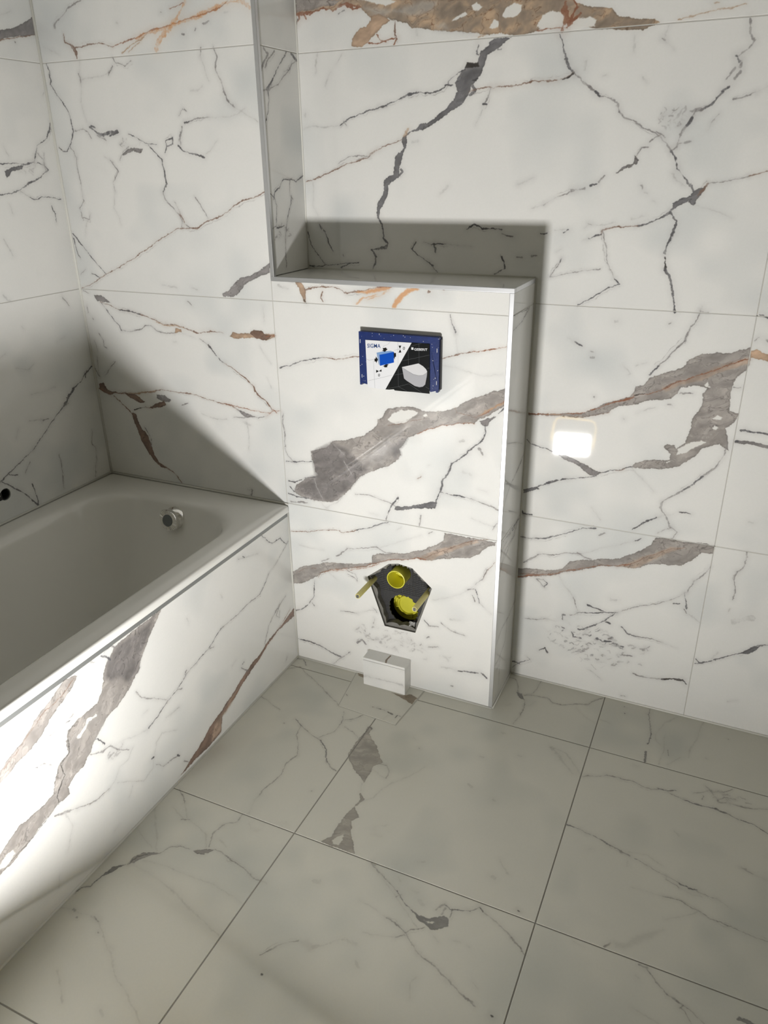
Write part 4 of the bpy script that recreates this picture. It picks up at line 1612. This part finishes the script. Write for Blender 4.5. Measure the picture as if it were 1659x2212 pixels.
for i in range(32):
    t = 2*math.pi*i/32
    dr = a_*math.cos(t)+b_*math.sin(t); tn = on.cross(dr)
    r0, r1 = .0200, knob_r(t, .0292, .0055)
    c = [oc+on*.0440+dr*r0-tn*.0006, oc+on*.0436+dr*r1-tn*.0011, oc+on*.0436+dr*r1+tn*.0011, oc+on*.0440+dr*r0+tn*.0006]
    lo = [bm.verts.new(v) for v in c]; hi = [bm.verts.new(v+on*.0011) for v in c]
    bm.faces.new(hi)
    for k in range(4): bm.faces.new((lo[k], lo[(k+1) % 4], hi[(k+1) % 4], hi[k]))
finish(bm, 'rib', knob, CHROME)['kind'] = 'stuff'
lathe('overflow_cap', [(0, .0420), (.0182, .0420), (.0182, .0448), (.0172, .0456), (0, .0458)], oc, on, tub, GREYCAP, label='round grey cap in the chrome knob')
lathe('drain', [(0, 0), (.034, 0), (.033, .003), (.026, .0035), (0, .003)], (-.345, -1.15, BATH_Z-.419), (0, 0, 1), tub, CHROME)

# apron of the bath
apron = empty('bath_apron', (0, -1.09, 0), 'marble tiled front panel below the bathtub rim', 'panel')
yj = -1.395
for y0, y1 in ((yj+g, -D-.0004), (YF, yj-g)):
    tile_o = new_obj('tile', tile_mesh('P', rect(y0, y1, .0005, .5165)), apron)
    tile_o.data.transform(Matrix.Translation(-Vector((0, -1.09, 0))))
box('backing_board', -.014, -T, YF, -D-.0006, 0, .525, apron, SUBST)
box('edge_profile', -.0085, -.0002, YF, -D-.0006, .5172, .5318, apron, mat_plain('grey_anodised_profile', (.30, .31, .31), .5, metal=.5), label='thin grey metal edge profile under the bath rim')

# ------------------------------------------------------------------ mixer connection stubs in the left wall
br = empty('mixer_bracket', (XL-.03, HY-.075, HZ), 'black wall fitting with round openings just above the bath rim', 'pipe fitting')
for k in (0, 1):
    y = HY-.15*k
    lathe('stub_ring', [(.0165, -.05), (.0165, .001), (.0150, .0015), (.0125, -.002), (.0120, -.03), (0, -.03)], (XL-.004, y, HZ), (1, 0, 0), br, BLACKP, n=32)
bar = box('cross_bar', XL-.002, XL+.0035, HY-.14, HY-.0142, HZ-.0115, HZ+.0115, br, BLACKP, bevel=.0015)
lathe('screw', [(0, 0), (.0032, 0), (.0028, .0015), (0, .002)], (XL+.0035, HY-.024, HZ+.004), (1, 0, 0), br, CHROME, n=16)

# ------------------------------------------------------------------ connections in the opening of the boxing
hx, hz = .368, .383
YB = -D+.0285
panel = empty('membrane_panel', (hx, YB, .30), 'black woven sheet behind the five-sided opening in the wall', 'panel')
bm = bmesh.new()
prism(bm, rect(.21, .54, .15, .47), YB, YB+.003, [ragged(circle(.3733, .2583, .0495, 20), 3, .004, 5), circle(hx, hz, .0290, 24)])
finish(bm, 'sheet', panel, FABRIC)
bm = bmesh.new()
for i in range(33):
    x = .222+i*.0095; bm_box(bm, x-.0005, x+.0005, YB-.0010, YB-.0002, .352 if abs(x-.3733) > .052 else .312, .42) if abs(x-hx) > .03 else bm_box(bm, x-.0005, x+.0005, YB-.0010, YB-.0002, .312, .350)
for i in range(16):
    z = .314+i*.0062
    for xa, xb in ((.235, .334), (.402, .50)) if z > .35 else ((.235, .50),):
        bm_box(bm, xa, xb, YB-.0010, YB-.0002, z-.0004, z+.0004)
finish(bm, 'weave', panel, FABRIC)['kind'] = 'stuff'
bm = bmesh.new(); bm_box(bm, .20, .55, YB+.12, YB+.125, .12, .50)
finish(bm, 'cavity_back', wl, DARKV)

pipe = empty('flush_pipe', (hx, -.17, hz), 'open yellow plastic pipe stub at top of the wall opening', 'pipe')
lathe('pipe_tube', [(.0255, .0), (.0278, .0), (.0278, .0850), (.0286, .0855), (.0286, .0875), (.0262, .0880), (.0258, .0860), (.0250, .030), (0, .028)], (hx, -.124, hz), (0, -1, 0), pipe, YELLOW)
box('inner_rib', hx-.002, hx+.010, -.205, -.165, hz+.0165, hz+.0195, pipe, YELLOW)

cap = empty('drain_cap', (hx, -.10, .244), 'round ribbed yellow protective cap deep in the opening, lower one', 'cap')
cc = (hx, -.107, .2440)
lathe('cap_disc', [(0, -.03), (.0500, -.03), (.0505, .012), (.0495, .0135), (.0455, .0135), (.0450, .004), (.0340, .004), (.0335, .0135), (.0300, .0140), (.0295, .0085), (0, .0085)], cc, (0, -1, 0), cap, YELLOW, n=64)
for i in range(8):
    t = 2*math.pi*i/8+.3
    bm = bmesh.new()
    u = Vector((math.cos(t), 0, math.sin(t))); v = Vector((-math.sin(t), 0, math.cos(t)))
    c0 = Vector(cc)
    pts = [c0+u*.033+v*.0011, c0+u*.046+v*.0011, c0+u*.046-v*.0011, c0+u*.033-v*.0011]
    lo = [bm.verts.new(p+Vector((0, -.004, 0))) for p in pts]; hi = [bm.verts.new(p+Vector((0, -.0130, 0))) for p in pts]
    bm.faces.new(hi); bm.faces.new(lo)
    for k in range(4): bm.faces.new((lo[k], lo[(k+1) % 4], hi[(k+1) % 4], hi[k]))
    finish(bm, 'rib', cap, YELLOW)
lathe('cap_ridge', [(.0385, .004), (.0385, .010), (.0398, .010), (.0398, .004)], cc, (0, -1, 0), cap, YELLOW, n=64)

def rod(x, z, tip, label):
    r = empty('threaded_rod', (x, YB, z), label, 'rod', 'mounting rods in the wall opening')
    L = -tip+YB
    lathe('sleeve', [(.0, 0), (.0082, 0), (.0082, L-.001), (.0076, L), (.0060, L), (.0060, L-.004), (0, L-.004)], (x, YB, z), (0, -1, 0), r, SLEEVE, n=6 if False else 24)
    bm = bmesh.new()
    bm_lathe(bm, [(0, L-.006), (.0056, L-.006), (.0056, L+.0010), (.0050, L+.0018), (0, L+.0018)], (x, YB, z), (0, -1, 0), 24)
    finish(bm, 'rod_end', r, STEEL, label='bright steel rod end')
    box('slot', x-.0009, x+.0009, tip-.0023, tip-.0017, z-.0042, z+.0042, r, BLACKP)
    return r
rod(.278, .3455, -.285, 'yellow sleeved steel rod sticking out of the opening, left of the pipe')
rod(.458, .3450, -.285, 'yellow sleeved steel rod sticking out of the opening, right one in front of the cap')
# torn paper scrap at the lower right edge
bm = bmesh.new()
r_ = random.Random(4)
base = Vector((.4105, -D+.006, .2290))
grid = [[bm.verts.new(base+Vector((i*.0045-.009+r_.uniform(-.001, .001), r_.uniform(-.004, .004), j*.0050-.008+r_.uniform(-.0012, .0012)))) for i in range(5)] for j in range(4)]
for j in range(3):
    for i in range(4): bm.faces.new((grid[j][i], grid[j][i+1], grid[j+1][i+1], grid[j+1][i]))
sc_ = finish(bm, 'paper_scrap', None, mat_plain('grey_foil', (.42, .42, .41), .4, metal=.3))
sc_.modifiers.new('thickness', 'SOLIDIFY').thickness = .0006
tag(sc_, 'crumpled grey scrap stuck at lower right edge of the opening', 'scrap')

# ------------------------------------------------------------------ flush box cover with printed card
CARD = {
    'white': [287.0, 1078.3, 417.7, 1080.6, 342.7, 951.9, 315.3, 952.3, 292.6, 953.3, 290.3, 962.2],
    'black': [417.7, 1080.6, 466.6, 1081.4, 468.0, 953.1, 441.9, 953.1, 426.9, 953.3, 392.8, 952.1, 369.8, 952.0, 366.9, 954.9, 354.3, 952.6, 342.7, 951.9],
    'blue': [327.1, 1042.5, 367.9, 1053.6, 368.2, 1026.0, 328.6, 1014.1],
    'pale': [318.8, 1047.1, 336.5, 1052.0, 359.4, 1055.2, 367.9, 1053.6, 327.1, 1042.5],
    'pale2': [318.8, 1047.1, 327.1, 1042.5, 328.6, 1014.1, 324.4, 1018.2],
    'ink1': [336.6, 1060.3, 346.2, 1062.8, 348.1, 1059.5, 350.9, 1059.4, 342.6, 1051.3, 334.3, 1054.9, 338.9, 1055.6],
    'ink2': [312.6, 1030.8, 316.5, 1032.2, 316.6, 1037.4, 322.7, 1029.9, 317.6, 1019.9, 316.8, 1024.6, 312.9, 1023.7],
    'ink3': [335.9, 1013.0, 345.6, 1019.5, 353.2, 1019.5, 349.0, 1015.9, 348.9, 1012.0, 341.2, 1010.8, 340.1, 1013.7],
    'ink4': [367.9, 1052.4, 370.7, 1050.0, 374.1, 1051.5, 374.4, 1041.7, 371.0, 1040.5, 370.1, 1034.4, 368.3, 1038.6],
    'ink5': [381.7, 1070.3, 389.2, 1071.3, 385.4, 1062.9],
    'ink6': [381.6, 1052.6, 389.1, 1053.8, 385.8, 1061.6],
    'ink7': [316.9, 1002.1, 316.7, 994.2, 324.6, 999.2],
    'ink8': [325.0, 999.6, 332.3, 1004.7, 332.2, 998.5],
    'body': [390.8, 1016.1, 398.7, 1011.2, 423.1, 999.4, 438.0, 998.0, 449.1, 1000.1, 459.7, 1006.9, 461.0, 1010.2, 459.8, 997.9, 455.7, 976.5, 449.3, 970.3, 440.0, 967.9, 426.9, 969.8, 404.3, 981.3, 396.7, 986.7],
    'lid': [390.8, 1016.1, 436.9, 1029.6, 448.9, 1023.8, 457.2, 1017.1, 460.9, 1011.0, 459.2, 1006.9, 449.1, 1000.4, 438.0, 998.5, 423.1, 1000.1, 404.3, 1008.9],
    'sq': [417.0, 1069.1, 422.9, 1069.2, 422.7, 1063.3, 417.0, 1063.2],
    'l1': [337.6, 1059.5, 339.0, 1065.7, 352.0, 1071.9, 358.7, 1078.9],
    'l2': [288.6, 1028.4, 297.4, 1025.6, 309.1, 1029.2, 314.9, 1029.7],
    'l3': [309.4, 1026.6, 312.4, 952.5],
    'l4': [293.1, 970.6, 343.2, 986.1, 362.9, 992.4],
    'l5': [379.4, 1079.9, 379.8, 1015.1],
    'l6': [368.9, 1057.7, 383.9, 1061.4],
    'k1': [413.7, 1071.4, 444.8, 1081.4],
    'k2': [408.1, 1064.2, 409.0, 1023.8],
    'k3': [437.5, 1080.9, 438.7, 1030.3],
    'k4': [389.4, 1031.6, 466.9, 1053.5],
    'k5': [368.2, 992.9, 396.8, 1000.0],
    'k6': [460.9, 1018.8, 467.3, 1020.2],
    'k7': [379.8, 1011.6, 380.4, 962.9],
    'k8': [343.7, 953.3, 381.4, 963.9, 409.9, 973.8],
    'k9': [381.4, 963.0, 404.2, 953.7],
    'ka': [409.9, 973.8, 445.7, 954.3],
    'kb': [352.6, 966.4, 352.8, 955.7],
    'kc': [456.7, 970.5, 467.9, 965.4],
    'tS': [292.6, 1068.8, 292.3, 1058.6, 330.3, 1060.7],
    'tG': [425.1, 1067.7, 425.1, 1061.6, 461.0, 1063.6],
    't0': [393.8, 1068.2, 393.8, 1061.0, 399.2, 1061.4],
    'tz': [322.3, 991.9, 322.2, 985.1, 327.7, 985.6],
}

fc = empty('flush_box_cover', (.380, -D, 1.02), 'blue plastic cover with a printed card set in the boxing wall', 'cover')
yf = -.2105
bm = bmesh.new()
prism(bm, [(.2672, .9640), (.2895, .9600), (.2915, 1.0785), (.4668, 1.0815), (.4682, .9570), (.4925, .9640), (.4925, 1.0955), (.4895, 1.0990), (.2672, 1.0990)], yf, -D+.004)
fr = finish(bm, 'frame', fc, BLUE, bevel=.0008, seg=1)
box('back_plate', .2880, .4700, -.2080, -D+.004, .960, 1.081, fc, BLUE)
for x in (.2700, .4868):
    box('clip', x-.0032, x+.0032, -.2090, -D+.002, .9572, .9660, fc, BLUE, bevel=.0008)
box('side_lip', .4927, .4950, -.2040, -D+.002, .964, 1.093, fc, BLACKP)
card = empty('label_card', (0, 0, 0)); card.parent = fc
CI = {'white': (.78, .79, .82), 'black': (.010, .011, .012), 'blue': (.005, .075, .47), 'pale': (.20, .35, .62), 'pale2': (.26, .37, .58), 'ink': (.012, .012, .012), 'body': (.42, .42, .45), 'lid': (.66, .66, .68), 'line': (.40, .41, .44), 'kline': (.12, .125, .13), 'navy': (.02, .07, .26)}
CM = {k: mat_plain('card_ink_'+k, v, .3, spec=.15) for k, v in CI.items()}
def flat(names, y, mat, nm, label=None):
    bm = bmesh.new()
    for n_ in names:
        v = CARD[n_]; pts = [(v[i]/1000, v[i+1]/1000) for i in range(0, len(v), 2)]
        prism(bm, pts, y, y+.0004)
    return finish(bm, nm, fc if nm == 'label_card' else card_o, mat, label=label)
COL.objects.unlink(card); bpy.data.objects.remove(card)
card_o = flat(['white'], -.2114, CM['white'], 'label_card', 'printed white and black card')
flat(['black'], -.2115, CM['black'], 'black_field')
flat(['blue'], -.2119, CM['blue'], 'printed_box')
flat(['pale'], -.2118, CM['pale'], 'printed_box')
flat(['pale2'], -.2118, CM['pale2'], 'printed_box')
for i in range(1, 9): flat(['ink%d' % i], -.2119, CM['ink'], 'arrow')
flat(['body'], -.2118, CM['body'], 'toilet_picture')
flat(['lid'], -.2120, CM['lid'], 'toilet_picture')
flat(['sq'], -.2119, CM['white'], 'square_mark')
def lines(keys, mat, w):
    bm = bmesh.new()
    for k in keys:
        v = CARD[k]; pts = [Vector((v[i]/1000, 0, v[i+1]/1000)) for i in range(0, len(v), 2)]
        for p, q in zip(pts, pts[1:]):
            n_ = (q-p).cross(Vector((0, 1, 0))).normalized()*w/2
            prism(bm, [((p+n_).x, (p+n_).z), ((q+n_).x, (q+n_).z), ((q-n_).x, (q-n_).z), ((p-n_).x, (p-n_).z)], -.21165, -.2114)
    finish(bm, 'line_drawing', card_o, mat)
lines(['l%d' % i for i in range(1, 7)], CM['line'], .0005)
lines(['k1', 'k2', 'k3', 'k4', 'k5', 'k6', 'k7', 'k8', 'k9', 'ka', 'kb', 'kc'], CM['kline'], .0005)
def text(s, key, mat, bold=0.0):
    v = CARD[key]
    x0, ztop, x1, zb_ = v[0]/1000, v[1]/1000, v[4]/1000, v[3]/1000
    cu = bpy.data.curves.new('lettering', 'FONT')
    cu.body = s; cu.extrude = 0.0; cu.offset = bold
    to = bpy.data.objects.new('lettering', cu); COL.objects.link(to)
    bpy.context.view_layer.update()
    me = bpy.data.meshes.new_from_object(to.evaluated_get(bpy.context.evaluated_depsgraph_get()))
    bpy.data.objects.remove(to)
    co = np.empty(len(me.vertices)*3); me.vertices.foreach_get('co', co); co = co.reshape(-1, 3)
    mn, mxx = co.min(0), co.max(0)
    off = local(card_o)
    out = np.empty_like(co)
    slope = (v[5]-v[3])/(v[4]-v[2]) if len(v) > 5 else 0
    out[:, 0] = x0+(co[:, 0]-mn[0])/(mxx[0]-mn[0])*(x1-x0)-off.x
    out[:, 2] = zb_+(co[:, 1]-mn[1])/(mxx[1]-mn[1])*(ztop-zb_)-off.z + (out[:, 0]+off.x-x0)*slope
    out[:, 1] = -.21195-off.y
    me.vertices.foreach_set('co', out.ravel()); me.update()
    new_obj('lettering', me, card_o, mat)
text('SIGMA', 'tS', CM['navy'], .004)
text('GEBERIT', 'tG', CM['white'], .016)
text('0', 't0', CM['ink'], .0)
text('0', 'tz', CM['ink'], .0)
bm = bmesh.new()
for x, z, w_, h_ in ((.2717, 1.074, .0012, .010), (.2745, .982, .0012, .009), (.4865, 1.066, .0013, .010), (.4863, .983, .0013, .010), (.327, 1.0955, .0009, .004), (.3945, 1.0965, .0012, .002), (.399, 1.0935, .001, .002)):  # tall bars: light in the frame slits, put in as pale colour
    bm_box(bm, x-w_/2, x+w_/2, yf-.0003, yf, z-h_/2, z+h_/2)
for k in range(26):
    x = r_.choice([r_.uniform(.269, .287), r_.uniform(.470, .491), r_.uniform(.27, .49)])
    z = r_.uniform(.965, 1.097) if not .289 < x < .469 else r_.uniform(1.083, 1.097)
    s_ = r_.uniform(.0003, .0008)
    bm_box(bm, x-s_, x+s_, yf-.0003, yf, z-s_, z+s_)
bm_box(bm, .4815, .4838, yf-.0004, yf, .9945, .9962)
finish(bm, 'plaster_and_lit_slit', fc, PALEMARK)['kind'] = 'stuff'

# ------------------------------------------------------------------ small tiled box over a pipe at the floor
K0, K1, KY, KZ = .2680, .4088, -.2425, .1020
kb = empty('pipe_cover_box', ((K0+K1)/2, -.22, 0), 'small marble tiled box on the floor under the wall opening', 'box')
bm = bmesh.new(); bm_box(bm, K0, K1, KY, KY+.008, .0016, KZ-.0092)
def kfinish(bm, nm, lift=0.0):
    uvl = bm.loops.layers.uv.new('print')
    m, a0, a1, b0, b1 = SURF['K']
    for f_ in bm.faces:
        for lp in f_.loops:
            c = lp.vert.co; lp[uvl].uv = ((c[0]-a0)/(a1-a0), (c[2]*(0 if lift else 1)+lift-b0)/(b1-b0))
    return finish(bm, nm, kb, m)
kfinish(bm, 'front_tile')
bm = bmesh.new(); bm_box(bm, K0, K1, KY+.0002, -D-.001, KZ-.0082, KZ); kt = kfinish(bm, 'top_tile', .06)
bm = bmesh.new(); bm_box(bm, K1-.008, K1-.0006, KY+.0086, -D-.001, .0016, KZ-.0088); kfinish(bm, 'side_tile')
bm = bmesh.new(); bm_box(bm, K0+.0006, K0+.008, KY+.0086, -D-.001, .0016, KZ-.0088); kfinish(bm, 'side_tile')
bm = bmesh.new(); bm_box(bm, K0+.009, K1-.009, KY+.009, -D-.001, .0016, KZ-.0085); finish(bm, 'adhesive_core', kb, SUBST)
bm = bmesh.new(); prism(bm, [(.338, -.2285), (.343, -.2420), (.348, -.2420), (.3435, -.225), (.346, -.200), (.341, -.2)], KZ, KZ+.00015, axis='Z')
finish(bm, 'brown_vein', kb, mat_plain('brown_vein', (.26, .20, .15), .3))

# ------------------------------------------------------------------ LED work light on the floor behind the view (lights the room)
wk = empty('work_light', (LAMP_POS.x, LAMP_POS.y, 0), 'yellow LED work light standing on the floor facing the wall', 'lamp')
nrm = Vector((math.sin(LAMP_YAW)*math.cos(LAMP_TILT), math.cos(LAMP_YAW)*math.cos(LAMP_TILT), math.sin(LAMP_TILT)))
xv = Vector((math.cos(LAMP_YAW), -math.sin(LAMP_YAW), 0))
upv = xv.cross(nrm)
PW, PH = .165, .150
def lamp_box(name, x0, x1, u0, u1, n0, n1, mat, bevel=0.0):
    bm = bmesh.new()
    vs = bm_box(bm, x0, x1, n0, n1, u0, u1)
    for v in bm.verts:
        x, n_, u = v.co
        v.co = LAMP_POS + xv*x + nrm*n_ + upv*u
    return finish(bm, name, wk, mat, bevel=bevel)
LY = mat_plain('yellow_painted_metal', (.75, .48, .02), .4)
LBK = mat_plain('black_housing', (.02, .02, .02), .5)
LED = mat_plain('led_cells', (1, 1, 1), .5, emit=LAMP_COLOUR, estr=LAMP_POWER)
lamp_box('housing', -PW/2-.012, PW/2+.012, -PH/2-.012, PH/2+.012, -.035, -.002, LBK, .003)
bm = bmesh.new()
nc, nr = 6, 3
for i in range(nc):
    for j in range(nr):
        xa = -PW/2+PW*i/nc+.0013; xb = -PW/2+PW*(i+1)/nc-.0013
        ua = -PH/2+PH*j/nr+.0013; ub = -PH/2+PH*(j+1)/nr-.0013
        bm.faces.new([bm.verts.new(LAMP_POS+xv*x+upv*u) for x, u in ((xa, ua), (xa, ub), (xb, ub), (xb, ua))])
off = local(wk)
bmesh.ops.translate(bm, verts=bm.verts, vec=-off)
me = bpy.data.meshes.new('led_panel'); bm.to_mesh(me); bm.free()
if me.polygons[0].normal.dot(nrm) < 0: me.flip_normals()
new_obj('led_panel', me, wk, LED)
for s in (-1, 1):
    tube_path('stand', [(LAMP_POS.x+s*.11, -1.80, .012), (LAMP_POS.x+s*.11, -1.62, .012), (LAMP_POS.x+s*.11, -1.60, .03), (LAMP_POS.x+s*.11, -1.70, .20), (LAMP_POS.x+s*.094, -1.70, .20)], .007, wk, LY)
lx = LAMP_POS.x
tube_path('handle', [(lx-.108, -1.70, .205), (lx-.108, -1.735, .29), (lx-.095, -1.745, .315), (lx-.07, -1.75, .322), (lx+.07, -1.75, .322), (lx+.095, -1.745, .315), (lx+.108, -1.735, .29), (lx+.108, -1.70, .205)], .006, wk, LY)
tube_path('foot_bar', [(lx-.11, -1.80, .012), (lx+.11, -1.80, .012)], .007, wk, LY)
